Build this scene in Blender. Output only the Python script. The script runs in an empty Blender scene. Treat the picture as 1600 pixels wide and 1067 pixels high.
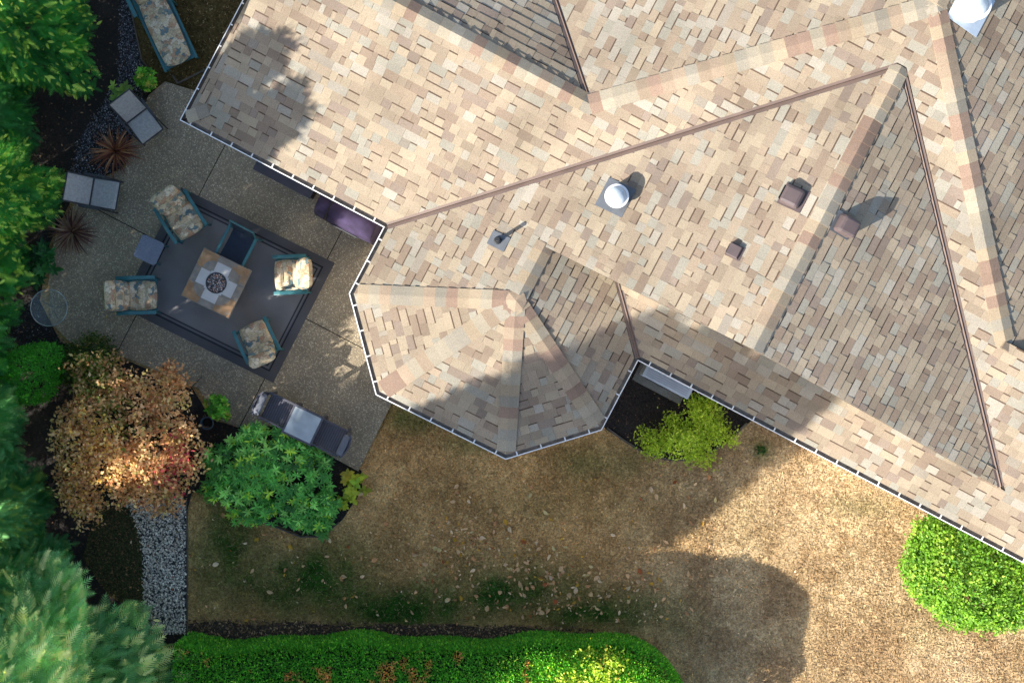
import bpy, math, random
import numpy as np
from mathutils import Vector

# ------------------------------------------------------------------ camera, sky, sun, exposure
scene = bpy.context.scene
H = 26.0                      # camera height above the lawn (m)
F = 87.0 * H                  # focal length in pixels of the 1600 px wide photograph
cam_data = bpy.data.cameras.new('camera')
cam = bpy.data.objects.new('camera', cam_data)
scene.collection.objects.link(cam)
cam.location = (0, 0, H)
cam.rotation_euler = (0, 0, 0)
cam_data.sensor_fit = 'HORIZONTAL'
cam_data.sensor_width = 36.0
cam_data.lens = 36.0 * F / 1600.0
cam_data.clip_end = 2000
scene.camera = cam

SUN_EL = math.radians(27)
SUN_H = np.array([-0.85, -0.527])          # horizontal direction towards the sun
SUN_H = SUN_H / np.linalg.norm(SUN_H)
world = bpy.data.worlds.new('World')
scene.world = world
world.use_nodes = True
wn = world.node_tree.nodes
sky = wn.new('ShaderNodeTexSky')
sky.sky_type = 'NISHITA'
sky.sun_disc = False
sky.sun_elevation = SUN_EL
sky.dust_density = 1.4
sky.ozone_density = 0.8
sky.sun_rotation = math.atan2(SUN_H[0], SUN_H[1])
wn['Background'].inputs['Strength'].default_value = 0.115
world.node_tree.links.new(sky.outputs['Color'], wn['Background'].inputs['Color'])
sun_data = bpy.data.lights.new('sun', 'SUN')
sun_data.energy = 4.7
sun_data.angle = math.radians(0.45)
sun_data.color = (1.0, 0.94, 0.85)
sun = bpy.data.objects.new('sun', sun_data)
scene.collection.objects.link(sun)
sd = Vector((SUN_H[0] * math.cos(SUN_EL), SUN_H[1] * math.cos(SUN_EL), math.sin(SUN_EL)))
sun.rotation_euler = sd.to_track_quat('Z', 'Y').to_euler()
sun.location = (-20, -12, 20)
scene.view_settings.view_transform = 'Standard'
scene.view_settings.look = 'None'
scene.view_settings.gamma = 1.0
scene.view_settings.exposure = 1.3
scene.view_settings.use_curve_mapping = False

# ------------------------------------------------------------------ helpers
C = scene.collection
rng = np.random.default_rng(7)
random.seed(7)


def S(r, g, b):
    return tuple(((c / 255.0) / 12.92 if c <= 10 else (((c / 255.0) + 0.055) / 1.055) ** 2.4) for c in (r, g, b))


def W(px, py, z=0.0):
    """photo pixel -> world point on the level z"""
    k = (H - z) / F
    return np.array([(px - 800.0) * k, -(py - 533.5) * k, z])


def PX(p):
    p = np.asarray(p, float)
    k = F / (H - p[..., 2])
    return np.stack([800 + p[..., 0] * k, 533.5 - p[..., 1] * k], -1)


def unit(v):
    v = np.asarray(v, float)
    return v / np.linalg.norm(v)


def mesh_np(name, V, Fc, col=None, mat=None, parent=None, smooth=False):
    """V (n,3); Fc list of index lists or (m,k) array; col (m,3) per face"""
    me = bpy.data.meshes.new(name)
    V = np.asarray(V, np.float32)
    if isinstance(Fc, np.ndarray):
        m, k = Fc.shape
        loops = Fc.reshape(-1).astype(np.int32)
        starts = (np.arange(m) * k).astype(np.int32)
        me.vertices.add(len(V)); me.vertices.foreach_set('co', V.reshape(-1))
        me.loops.add(len(loops)); me.loops.foreach_set('vertex_index', loops)
        me.polygons.add(m); me.polygons.foreach_set('loop_start', starts)
        me.update(calc_edges=True)
    else:
        m = len(Fc)
        me.from_pydata([tuple(map(float, v)) for v in V], [], [tuple(map(int, f)) for f in Fc])
        me.update()
    if col is not None:
        a = me.attributes.new('Col', 'FLOAT_COLOR', 'FACE')
        c4 = np.ones((m, 4), np.float32); c4[:, :3] = col
        a.data.foreach_set('color', c4.reshape(-1))
    if smooth:
        me.polygons.foreach_set('use_smooth', np.ones(m, bool))
    if mat: me.materials.append(mat)
    o = bpy.data.objects.new(name, me)
    C.objects.link(o)
    if parent is not None:
        o.parent = parent
    return o


def tag(o, label=None, cat=None, group=None, kind=None):
    if label: o['label'] = label
    if cat: o['category'] = cat
    if group: o['group'] = group
    if kind: o['kind'] = kind
    return o


def thing(name, label, cat, loc=(0, 0, 0), rz=0.0, group=None):
    o = bpy.data.objects.new(name, None)
    o.empty_display_size = 0.1
    C.objects.link(o)
    o.location = tuple(map(float, loc)); o.rotation_euler = (0, 0, float(rz))
    return tag(o, label, cat, group)


class MB:
    """collects shapes in local coordinates, becomes one mesh"""
    def __init__(s): s.v = []; s.f = []

    def add(s, vs, fs):
        b = len(s.v); s.v += [tuple(map(float, v)) for v in vs]; s.f += [tuple(i + b for i in f) for f in fs]; return s

    def box(s, c, d, rx=0, ry=0, rz=0, taper=1.0):
        x, y, z = d[0] / 2, d[1] / 2, d[2] / 2
        vs = [Vector((i * x * (taper if k > 0 else 1), j * y * (taper if k > 0 else 1), k * z)) for k in (-1, 1) for j in (-1, 1) for i in (-1, 1)]
        from mathutils import Euler
        R = Euler((rx, ry, rz)).to_matrix()
        vs = [R @ v + Vector(c) for v in vs]
        return s.add(vs, [(0, 2, 3, 1), (4, 5, 7, 6), (0, 1, 5, 4), (2, 6, 7, 3), (0, 4, 6, 2), (1, 3, 7, 5)])

    def prism(s, poly, z0, z1):
        n = len(poly)
        vs = [(p[0], p[1], z0) for p in poly] + [(p[0], p[1], z1) for p in poly]
        fs = [tuple(range(n - 1, -1, -1)), tuple(range(n, 2 * n))]
        fs += [(i, (i + 1) % n, n + (i + 1) % n, n + i) for i in range(n)]
        return s.add(vs, fs)

    def tube(s, pts, r, n=8, cap=True):
        pts = [Vector(tuple(map(float, p))) for p in pts]
        if not isinstance(r, (list, tuple)): r = [r] * len(pts)
        vs = []; fs = []
        for i, p in enumerate(pts):
            t = (pts[min(i + 1, len(pts) - 1)] - pts[max(i - 1, 0)]).normalized()
            a = Vector((0, 0, 1)) if abs(t.z) < .9 else Vector((1, 0, 0))
            x = t.cross(a).normalized(); y = t.cross(x)
            for k in range(n):
                q = 2 * math.pi * k / n
                vs.append(p + (x * math.cos(q) + y * math.sin(q)) * r[i])
        for i in range(len(pts) - 1):
            for k in range(n):
                k2 = (k + 1) % n
                fs.append((i * n + k, i * n + k2, (i + 1) * n + k2, (i + 1) * n + k))
        if cap:
            fs.append(tuple(range(n - 1, -1, -1))); fs.append(tuple((len(pts) - 1) * n + k for k in range(n)))
        return s.add(vs, fs)

    def lathe(s, prof, n=24, c=(0, 0, 0), caps=True):
        vs = []; fs = []
        for r, z in prof:
            for k in range(n):
                q = 2 * math.pi * k / n
                vs.append((c[0] + r * math.cos(q), c[1] + r * math.sin(q), c[2] + z))
        for i in range(len(prof) - 1):
            for k in range(n):
                k2 = (k + 1) % n
                fs.append((i * n + k, i * n + k2, (i + 1) * n + k2, (i + 1) * n + k))
        if caps and prof[0][0] > 1e-5: fs.append(tuple(range(n - 1, -1, -1)))
        if caps and prof[-1][0] > 1e-5: fs.append(tuple((len(prof) - 1) * n + k for k in range(n)))
        return s.add(vs, fs)

    def cushion(s, c, d, rot=(0, 0, 0), n=8, puff=0.5, tuft=()):
        """rounded pillow; tuft = list of local y fractions with a crease"""
        from mathutils import Euler
        R = Euler(rot).to_matrix()
        vs = []; fs = []
        g = n + 1
        for side in (1, -1):
            for j in range(g):
                for i in range(g):
                    a = -1 + 2 * i / n; b = -1 + 2 * j / n
                    e = max(abs(a), abs(b))
                    h = (1 - abs(a) ** 5) * (1 - abs(b) ** 5)
                    h = max(h, 0) ** puff
                    for t in tuft:
                        h *= 1 - .7 * math.exp(-((b - t) / .08) ** 2)
                    # rounded corners
                    cr = 1 - .1 * (a * a * b * b)
                    p = Vector((a * d[0] / 2 * cr, b * d[1] / 2 * cr, side * d[2] / 2 * h))
                    vs.append(R @ p + Vector(c))
        for j in range(n):
            for i in range(n):
                q = (j * g + i, j * g + i + 1, (j + 1) * g + i + 1, (j + 1) * g + i)
                fs.append(q); fs.append(tuple(g * g + k for k in reversed(q)))
        return s.add(vs, fs)

    def build(s, name, mat, parent=None, smooth=False, bevel=0.0):
        me = bpy.data.meshes.new(name)
        me.from_pydata(s.v, [], s.f); me.update()
        if smooth:
            me.polygons.foreach_set('use_smooth', np.ones(len(s.f), bool))
        if mat: me.materials.append(mat)
        o = bpy.data.objects.new(name, me); C.objects.link(o)
        if parent is not None: o.parent = parent
        if bevel:
            m = o.modifiers.new('bevel', 'BEVEL'); m.width = bevel; m.segments = 2; m.limit_method = 'ANGLE'
        return o


# ---- materials
MATS = {}


def mat_new(name):
    m = bpy.data.materials.new(name); m.use_nodes = True
    nt = m.node_tree
    b = nt.nodes['Principled BSDF']
    return m, nt, b


def solid(name, col, rough=0.6, metal=0.0, var=0.15, scale=8.0, bump=0.0, bscale=60.0, spec=0.5):
    if name in MATS: return MATS[name]
    m, nt, b = mat_new(name)
    tc = nt.nodes.new('ShaderNodeTexCoord')
    no = nt.nodes.new('ShaderNodeTexNoise'); no.inputs['Scale'].default_value = scale; no.inputs['Detail'].default_value = 6
    nt.links.new(tc.outputs['Object'], no.inputs['Vector'])
    mr = nt.nodes.new('ShaderNodeMapRange'); mr.inputs[1].default_value = .3; mr.inputs[2].default_value = .7
    mr.inputs[3].default_value = 1 - var; mr.inputs[4].default_value = 1 + var
    nt.links.new(no.outputs['Fac'], mr.inputs[0])
    mx = nt.nodes.new('ShaderNodeMix'); mx.data_type = 'RGBA'; mx.blend_type = 'MULTIPLY'; mx.inputs[0].default_value = 1
    mx.inputs[6].default_value = (*col, 1)
    nt.links.new(mr.outputs[0], mx.inputs[7])
    nt.links.new(mx.outputs[2], b.inputs['Base Color'])
    b.inputs['Roughness'].default_value = rough; b.inputs['Metallic'].default_value = metal
    b.inputs['Specular IOR Level'].default_value = spec
    if bump:
        n2 = nt.nodes.new('ShaderNodeTexNoise'); n2.inputs['Scale'].default_value = bscale; n2.inputs['Detail'].default_value = 4
        nt.links.new(tc.outputs['Object'], n2.inputs['Vector'])
        bp = nt.nodes.new('ShaderNodeBump'); bp.inputs['Strength'].default_value = bump; bp.inputs['Distance'].default_value = .01
        nt.links.new(n2.outputs['Fac'], bp.inputs['Height']); nt.links.new(bp.outputs['Normal'], b.inputs['Normal'])
    MATS[name] = m
    return m


def attr_mat(name, rough=0.8, var=0.2, scale=40.0, gain=1.0, trans=0.0, spec=0.3, var2=0.0, scale2=1.0, bump=0.0):
    if name in MATS: return MATS[name]
    m, nt, b = mat_new(name)
    at = nt.nodes.new('ShaderNodeAttribute'); at.attribute_name = 'Col'
    tc = nt.nodes.new('ShaderNodeTexCoord')
    no = nt.nodes.new('ShaderNodeTexNoise'); no.inputs['Scale'].default_value = scale; no.inputs['Detail'].default_value = 5
    nt.links.new(tc.outputs['Object'], no.inputs['Vector'])
    mr = nt.nodes.new('ShaderNodeMapRange'); mr.inputs[1].default_value = .3; mr.inputs[2].default_value = .7
    mr.inputs[3].default_value = gain * (1 - var); mr.inputs[4].default_value = gain * (1 + var)
    nt.links.new(no.outputs['Fac'], mr.inputs[0])
    mx = nt.nodes.new('ShaderNodeMix'); mx.data_type = 'RGBA'; mx.blend_type = 'MULTIPLY'; mx.inputs[0].default_value = 1
    nt.links.new(at.outputs['Color'], mx.inputs[6]); nt.links.new(mr.outputs[0], mx.inputs[7])
    out = mx.outputs[2]
    if var2:
        n3 = nt.nodes.new('ShaderNodeTexNoise'); n3.inputs['Scale'].default_value = scale2; n3.inputs['Detail'].default_value = 3
        nt.links.new(tc.outputs['Object'], n3.inputs['Vector'])
        m3 = nt.nodes.new('ShaderNodeMapRange'); m3.inputs[1].default_value = .3; m3.inputs[2].default_value = .7
        m3.inputs[3].default_value = 1 - var2; m3.inputs[4].default_value = 1 + var2
        nt.links.new(n3.outputs['Fac'], m3.inputs[0])
        x3 = nt.nodes.new('ShaderNodeMix'); x3.data_type = 'RGBA'; x3.blend_type = 'MULTIPLY'; x3.inputs[0].default_value = 1
        nt.links.new(out, x3.inputs[6]); nt.links.new(m3.outputs[0], x3.inputs[7]); out = x3.outputs[2]
    nt.links.new(out, b.inputs['Base Color'])
    b.inputs['Roughness'].default_value = rough
    b.inputs['Specular IOR Level'].default_value = spec
    if bump:
        bp = nt.nodes.new('ShaderNodeBump'); bp.inputs['Strength'].default_value = bump; bp.inputs['Distance'].default_value = .01
        nt.links.new(no.outputs['Fac'], bp.inputs['Height']); nt.links.new(bp.outputs['Normal'], b.inputs['Normal'])
    if trans:
        tr = nt.nodes.new('ShaderNodeBsdfTranslucent')
        nt.links.new(out, tr.inputs['Color'])
        ms = nt.nodes.new('ShaderNodeMixShader'); ms.inputs[0].default_value = trans
        o = nt.nodes['Material Output']
        nt.links.new(b.outputs[0], ms.inputs[1]); nt.links.new(tr.outputs[0], ms.inputs[2]); nt.links.new(ms.outputs[0], o.inputs['Surface'])
    MATS[name] = m
    return m


def speckle(name, base, stones, scale=60.0, stain=0.35, stain_scale=0.7, rough=0.85, bump=.6):
    """exposed aggregate / gravel ground: voronoi pebbles of several colours in a base"""
    if name in MATS: return MATS[name]
    m, nt, b = mat_new(name)
    tc = nt.nodes.new('ShaderNodeTexCoord')
    vo = nt.nodes.new('ShaderNodeTexVoronoi'); vo.inputs['Scale'].default_value = scale
    nt.links.new(tc.outputs['Object'], vo.inputs['Vector'])
    cr = nt.nodes.new('ShaderNodeValToRGB'); cr.color_ramp.interpolation = 'CONSTANT'
    el = cr.color_ramp.elements
    sp = nt.nodes.new('ShaderNodeSeparateColor'); nt.links.new(vo.outputs['Color'], sp.inputs[0])
    nt.links.new(sp.outputs[0], cr.inputs[0])
    while len(el) < len(stones): el.new(.5)
    for i, (p, c) in enumerate(stones):
        el[i].position = p; el[i].color = (*c, 1)
    dm = nt.nodes.new('ShaderNodeMapRange'); dm.inputs[1].default_value = .25; dm.inputs[2].default_value = .6
    nt.links.new(vo.outputs['Distance'], dm.inputs[0])
    mx = nt.nodes.new('ShaderNodeMix'); mx.data_type = 'RGBA'
    nt.links.new(dm.outputs[0], mx.inputs[0]); nt.links.new(cr.outputs[0], mx.inputs[6]); mx.inputs[7].default_value = (*base, 1)
    no = nt.nodes.new('ShaderNodeTexNoise'); no.inputs['Scale'].default_value = stain_scale; no.inputs['Detail'].default_value = 6
    no.inputs['Roughness'].default_value = .65
    nt.links.new(tc.outputs['Object'], no.inputs['Vector'])
    mr = nt.nodes.new('ShaderNodeMapRange'); mr.inputs[1].default_value = .3; mr.inputs[2].default_value = .7
    mr.inputs[3].default_value = 1 - stain; mr.inputs[4].default_value = 1 + stain
    nt.links.new(no.outputs['Fac'], mr.inputs[0])
    m2 = nt.nodes.new('ShaderNodeMix'); m2.data_type = 'RGBA'; m2.blend_type = 'MULTIPLY'; m2.inputs[0].default_value = 1
    nt.links.new(mx.outputs[2], m2.inputs[6]); nt.links.new(mr.outputs[0], m2.inputs[7])
    nt.links.new(m2.outputs[2], b.inputs['Base Color']); b.inputs['Roughness'].default_value = rough
    bp = nt.nodes.new('ShaderNodeBump'); bp.inputs['Strength'].default_value = bump; bp.inputs['Distance'].default_value = .006; bp.invert = True
    nt.links.new(vo.outputs['Distance'], bp.inputs['Height']); nt.links.new(bp.outputs['Normal'], b.inputs['Normal'])
    MATS[name] = m
    return m


def floral(name):
    if name in MATS: return MATS[name]
    m, nt, b = mat_new(name)
    tc = nt.nodes.new('ShaderNodeTexCoord')
    no = nt.nodes.new('ShaderNodeTexNoise'); no.inputs['Scale'].default_value = 9; no.inputs['Detail'].default_value = 3
    nt.links.new(tc.outputs['Object'], no.inputs['Vector'])
    ad = nt.nodes.new('ShaderNodeMix'); ad.data_type = 'RGBA'; ad.inputs[0].default_value = .2
    nt.links.new(tc.outputs['Object'], ad.inputs[6]); nt.links.new(no.outputs['Color'], ad.inputs[7])
    vo = nt.nodes.new('ShaderNodeTexVoronoi'); vo.inputs['Scale'].default_value = 13
    nt.links.new(ad.outputs[2], vo.inputs['Vector'])
    sp = nt.nodes.new('ShaderNodeSeparateColor'); nt.links.new(vo.outputs['Color'], sp.inputs[0])
    cr = nt.nodes.new('ShaderNodeValToRGB'); el = cr.color_ramp.elements; cr.color_ramp.interpolation = 'CONSTANT'
    cols = [(0, S(192, 172, 140)), (.24, S(182, 146, 116)), (.42, S(212, 196, 168)), (.66, S(108, 128, 130)), (.76, S(202, 184, 150)), (.9, S(146, 142, 122))]
    while len(el) < len(cols): el.new(.5)
    for i, (p, c) in enumerate(cols): el[i].position = p; el[i].color = (*c, 1)
    nt.links.new(sp.outputs[0], cr.inputs[0])
    v2 = nt.nodes.new('ShaderNodeTexVoronoi'); v2.feature = 'DISTANCE_TO_EDGE'; v2.inputs['Scale'].default_value = 13
    nt.links.new(ad.outputs[2], v2.inputs['Vector'])
    mr = nt.nodes.new('ShaderNodeMapRange'); mr.inputs[1].default_value = 0; mr.inputs[2].default_value = .07
    mr.inputs[3].default_value = .62; mr.inputs[4].default_value = 1.0
    nt.links.new(v2.outputs['Distance'], mr.inputs[0])
    n2 = nt.nodes.new('ShaderNodeTexNoise'); n2.inputs['Scale'].default_value = 45; n2.inputs['Detail'].default_value = 5
    nt.links.new(tc.outputs['Object'], n2.inputs['Vector'])
    m5 = nt.nodes.new('ShaderNodeMapRange'); m5.inputs[1].default_value = .3; m5.inputs[2].default_value = .7
    m5.inputs[3].default_value = .7; m5.inputs[4].default_value = 1.25
    nt.links.new(n2.outputs['Fac'], m5.inputs[0])
    mm = nt.nodes.new('ShaderNodeMath'); mm.operation = 'MULTIPLY'
    nt.links.new(mr.outputs[0], mm.inputs[0]); nt.links.new(m5.outputs[0], mm.inputs[1])
    mx = nt.nodes.new('ShaderNodeMix'); mx.data_type = 'RGBA'; mx.blend_type = 'MULTIPLY'; mx.inputs[0].default_value = 1
    nt.links.new(cr.outputs[0], mx.inputs[6]); nt.links.new(mm.outputs[0], mx.inputs[7])
    nt.links.new(mx.outputs[2], b.inputs['Base Color']); b.inputs['Roughness'].default_value = .9
    MATS[name] = m
    return m


# ---- baking many copies of a little template into one mesh
def frames(d, nrm):
    """rows: x = d, z ~ nrm, y = z x x"""
    x = d / np.linalg.norm(d, axis=1, keepdims=True)
    z = nrm - (nrm * x).sum(1, keepdims=True) * x
    ln = np.linalg.norm(z, axis=1, keepdims=True); z = np.where(ln < 1e-4, np.array([[0.3, .5, .8]]), z)
    z = z / np.linalg.norm(z, axis=1, keepdims=True)
    y = np.cross(z, x)
    return np.stack([x, y, z], 2)          # columns


def bake(tv, tf, org, R, sc, col, tcol=None):
    """tv (k,3) template verts; tf (m,q) faces; org (n,3); R (n,3,3); sc (n,) or (n,3); col (n,3)"""
    n = len(org); k = len(tv); m = len(tf)
    sc = np.asarray(sc, float)
    if sc.ndim == 1: sc = sc[:, None] * np.ones((1, 3))
    P = tv[None] * sc[:, None, :]
    P = np.einsum('nij,nkj->nki', R, P) + org[:, None, :]
    Fa = tf[None] + (np.arange(n) * k)[:, None, None]
    cc = np.repeat(col[:, None, :], m, 1)
    if tcol is not None: cc = cc * tcol[None, :, None] if tcol.ndim == 1 else cc * tcol[None]
    return P.reshape(-1, 3), Fa.reshape(-1, tf.shape[1]), cc.reshape(-1, 3)


LEAF_V = np.array([[0, 0, 0], [.45, .5, .06], [1, 0, -.05], [.45, -.5, .06]], float)       # unit leaf: length 1, width 1
LEAF_F = np.array([[0, 3, 2], [0, 2, 1]])
OVAL_V = np.array([[0, 0, 0], [.25, .38, .05], [.6, .42, .05], [1, 0, -.06], [.6, -.42, .05], [.25, -.38, .05]], float)
OVAL_F = np.array([[0, 3, 2], [0, 2, 1], [0, 4, 3], [0, 5, 4]])


def frond_template(m=7, droop=.12):
    tv = []; tf = []
    for k in range(m):
        t = .08 + .86 * k / m
        L = .42 * (1 - t) ** .75 + .07
        for s in (1, -1):
            b = len(tv)
            dx, dy = math.cos(.75) * L, math.sin(.75) * L * s
            z0 = -droop * t * t
            tv += [[t - .035, 0, z0], [t + .065, 0, z0], [t + dx, dy, z0 - .03]]
            tf.append([b, b + 1, b + 2] if s > 0 else [b + 1, b, b + 2])
    b = len(tv)
    tv += [[.8, .03, -droop * .7], [.8, -.03, -droop * .7], [1.08, 0, -droop * 1.2]]; tf.append([b, b + 1, b + 2])
    return np.array(tv), np.array(tf)


FROND_V, FROND_F = frond_template()


def rand_dirs(n, r=rng):
    v = r.normal(size=(n, 3)); return v / np.linalg.norm(v, axis=1, keepdims=True)


def pal(cols, w, n, r=rng):
    cols = np.array(cols); w = np.array(w, float); w /= w.sum()
    return cols[r.choice(len(cols), n, p=w)]


def vnoise(x, y, s, seed):
    r = np.random.default_rng(seed); L = r.random((64, 64))
    x = np.asarray(x) / s; y = np.asarray(y) / s
    xi = np.floor(x).astype(int); yi = np.floor(y).astype(int); fx = x - xi; fy = y - yi
    fx = fx * fx * (3 - 2 * fx); fy = fy * fy * (3 - 2 * fy)
    g = lambda a, b: L[a % 64, b % 64]
    return (g(xi, yi) * (1 - fx) + g(xi + 1, yi) * fx) * (1 - fy) + (g(xi, yi + 1) * (1 - fx) + g(xi + 1, yi + 1) * fx) * fy


def fbm(x, y, s, seed):
    return sum(vnoise(x, y, s / 2 ** k, seed + k) * .5 ** k for k in range(4)) / 1.875


def inside(poly, x, y):
    r = np.zeros(np.shape(x), bool); n = len(poly)
    for i in range(n):
        x0, y0 = poly[i][:2]; x1, y1 = poly[(i + 1) % n][:2]
        if y0 == y1: continue
        c = ((y0 > y) != (y1 > y)) & (x < (x1 - x0) * (y - y0) / (y1 - y0) + x0)
        r ^= c
    return r


def clip_half(poly, p, n):
    """keep the side (q-p).n >= 0"""
    out = []
    m = len(poly)
    for i in range(m):
        a = poly[i]; b = poly[(i + 1) % m]
        da = (a[0] - p[0]) * n[0] + (a[1] - p[1]) * n[1]; db = (b[0] - p[0]) * n[0] + (b[1] - p[1]) * n[1]
        if da >= 0: out.append(a)
        if (da >= 0) != (db >= 0):
            t = da / (da - db); out.append((a[0] + t * (b[0] - a[0]), a[1] + t * (b[1] - a[1])))
    return out


def area2(poly):
    return .5 * sum(poly[i][0] * poly[(i + 1) % len(poly)][1] - poly[(i + 1) % len(poly)][0] * poly[i][1] for i in range(len(poly)))

# ------------------------------------------------------------------ the house: frame and roof planes
YAW = -0.4829
U3 = np.array([math.cos(YAW), math.sin(YAW), 0]); V3 = np.array([-math.sin(YAW), math.cos(YAW), 0]); Z3 = np.array([0, 0, 1.0])
ZE = 2.7
PP, PB, PC, PI_, PF, PG = .3779, .3589, .3714, .3364, .3858, .3328
VE, UB, UR, V0, UM, VM, VW = .6655, -2.6856, 3.1771, 1.5374, 3.1589, 7.1323, 3.7601
FAR = 11.0


def UV(px, py, z):
    p = W(px, py, z); return (float(p @ U3), float(p @ V3))


def XYZ(u, v, z): return u * U3 + v * V3 + z * Z3


zP = lambda v: ZE + PP * (v - VE)
zB = lambda u: ZE + PB * (u - UB)
ZR = zB(UR)
zC = lambda u: ZR - PC * (u - UR)
ZM = zP(VM)
zI = lambda u: ZM - PI_ * (UM - u)
zF = lambda u: ZM - PF * (u - UM)
zG = lambda v: zP(VW) - PG * (v - VW)
VTOP = VE + (ZR - ZE) / PP
UC = UR + (ZR - zP(V0)) / PC
UG = UM - (ZM - zP(VW)) / PI_
uv1 = lambda v: UB + (zP(v) - ZE) / PB
uv2 = lambda v: UR + (ZR - zP(v)) / PC
uh = lambda v: UM - (ZM - zP(v)) / PI_
uf = lambda v: UM + (ZM - zP(v)) / PF
uvg = lambda v: UM - (ZM - zG(v)) / PI_
VF = UV(1574, 545, 3.2)[1]
UL = UV(281, 187, ZE)[0]
UL2 = UL + .33
# octagon
O_B = (UB, UV(548, 460, ZE)[1]); O_1 = UV(587, 617, ZE); O_2 = UV(790, 718, ZE); O_3 = UV(940, 672, ZE)
UE = UV(995, 568, ZE)[0]; O_3 = (UE, O_3[1])
apx = UV(806, 470, 3.45); UA, VA = apx
ZA = zB(UA)
PE = (ZA - ZE) / (UE - UA)
zE = lambda u: ZA - PE * (u - UA)
u3 = lambda v: UA + (ZA - zP(v)) / PE
VI = 9.5
VGE = VW + (zP(VW) - ZE) / PG
UI = UM - (ZM - ZE) / PI_


class Plane:
    def __init__(s, p0, row, z_of):
        """p0 (u,v) on the eave/base; row = (du,dv) unit plan direction of the courses; z_of(u,v) height"""
        s.row = unit(row)
        s.up = np.array([-s.row[1], s.row[0]])
        if z_of(p0[0] + s.up[0], p0[1] + s.up[1]) < z_of(*p0): s.up = -s.up
        s.p0 = np.array(p0, float)
        s.z = z_of
        s.pitch = z_of(p0[0] + s.up[0], p0[1] + s.up[1]) - z_of(*p0)
        s.k = math.sqrt(1 + s.pitch ** 2)
        up3 = XYZ(s.up[0], s.up[1], s.pitch); s.s3 = up3 / np.linalg.norm(up3)
        s.r3 = XYZ(s.row[0], s.row[1], 0)
        n = np.cross(s.r3, s.s3); s.n = n if n[2] > 0 else -n
        s.o = XYZ(p0[0], p0[1], z_of(*p0))

    def ab(s, uv):
        d = np.array(uv) - s.p0
        return (float(d @ s.row), float(d @ s.up) * s.k)

    def P(s, a, b, h=0.0):
        return s.o + a * s.r3 + b * s.s3 + h * s.n


def zplane(a, b, c):
    M = np.array([[q[0], q[1], 1] for q in (a, b, c)]); cf = np.linalg.solve(M, np.array([a[2], b[2], c[2]]))
    return lambda u, v: cf[0] * u + cf[1] * v + cf[2]


A3 = (UA, VA, ZA)
E_, Vv, G_ = .088, .055, .0      # insets: eave (gutter), valley, none
planes = []   # (plane, pieces) ; a piece is a list of ((u,v), inset of the edge that starts here)
pl = Plane((UL, VE), (1, 0), lambda u, v: zP(v))
planes.append(('P', pl, [
    [((UL2, VE), E_), ((UB, VE), Vv), ((uv1(VW), VW), 0), ((UL2, VW), 0)],
    [((UL, VE), E_), ((UL2, VE), 0), ((UL2, VE + .33), 0)],
    [((UG, VW), 0), ((uv1(VW), VW), Vv), ((UR, VTOP), 0), ((uh(VTOP), VTOP), 0)],
    [((uh(VTOP), VTOP), 0), ((uf(VTOP), VTOP), 0), ((UM, VM), 0)],
    [((uv2(VF), VF), 0), ((uf(VF), VF), 0), ((uf(VTOP), VTOP), 0), ((UR, VTOP), Vv)],
    [((UC, V0), 0), ((FAR, V0), 0), ((FAR, VF), 0), ((uv2(VF), VF), Vv)],
    [((UE, VE), E_), ((FAR, VE), 0), ((FAR, V0), 0), ((u3(V0), V0), Vv)],
    [((u3(V0), V0), 0), ((UC, V0), 0), ((UC - .3, V0 + .25), 0), ((u3(V0) - .1, V0 + .25), 0)]]))
pl = Plane((UB, VE), (0, 1), lambda u, v: zB(u))
planes.append(('B', pl, [
    [((uv1(V0), V0), 0), ((UR, V0), 0), ((UR, VTOP), Vv)],
    [((UB, VE), 0), ((UA, VE), 0), ((UA, V0), 0), ((uv1(V0), V0), Vv)],
    [(O_B, 0), ((UA, VA), 0), ((UA, VE), 0), ((UB, VE), E_)]]))
planes.append(('C', Plane((UC, V0), (0, 1), lambda u, v: zC(u)), [[((UR, V0), 0), ((UC, V0), Vv), ((UR, VTOP), 0)]]))
planes.append(('E', Plane((UE, VE), (0, 1), lambda u, v: zE(u)),
               [[((UA, VA), 0), (O_3, E_), ((UE, VE), Vv), ((u3(V0 + .2), V0 + .2), 0), ((UA, V0 + .2), 0)]]))
for a, b in ((O_B, O_1), (O_1, O_2), (O_2, O_3)):
    zf = zplane((*a, ZE), (*b, ZE), A3)
    planes.append(('O', Plane(a, (b[0] - a[0], b[1] - a[1]), zf), [[(a, E_), (b, 0), ((UA, VA), 0)]]))
planes.append(('I', Plane((UG, VW), (0, 1), lambda u, v: zI(u)), [[((UG, VW), 0), ((UM, VM), 0), ((UM, VI), 0), ((UI, VI), 0), ((UI, VGE), Vv)]]))
planes.append(('G', Plane((UL2, VGE), (1, 0), lambda u, v: zG(v)), [[((UL2, VW), 0), ((UG, VW), Vv), ((uvg(VGE), VGE), 0), ((UL2, VGE), 0)]]))
planes.append(('F', Plane((FAR, VF), (0, 1), lambda u, v: zF(u)), [[((uf(VF), VF), 0), ((FAR, VF), 0), ((FAR, VI), 0), ((UM, VI), 0), ((UM, VM), 0)]]))
planes.append(('S', Plane((UL, VE), (0, 1), lambda u, v: ZE + .36 * (u - UL)), [[((UL, VE), 0), ((UL2, VE + .33), 0), ((UL2, VGE), 0), ((UL, VGE), E_)]]))

house = thing('house', 'house with tan asphalt shingle roof, white gutters and octagonal bay', 'house', (0, 0, 0))

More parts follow.
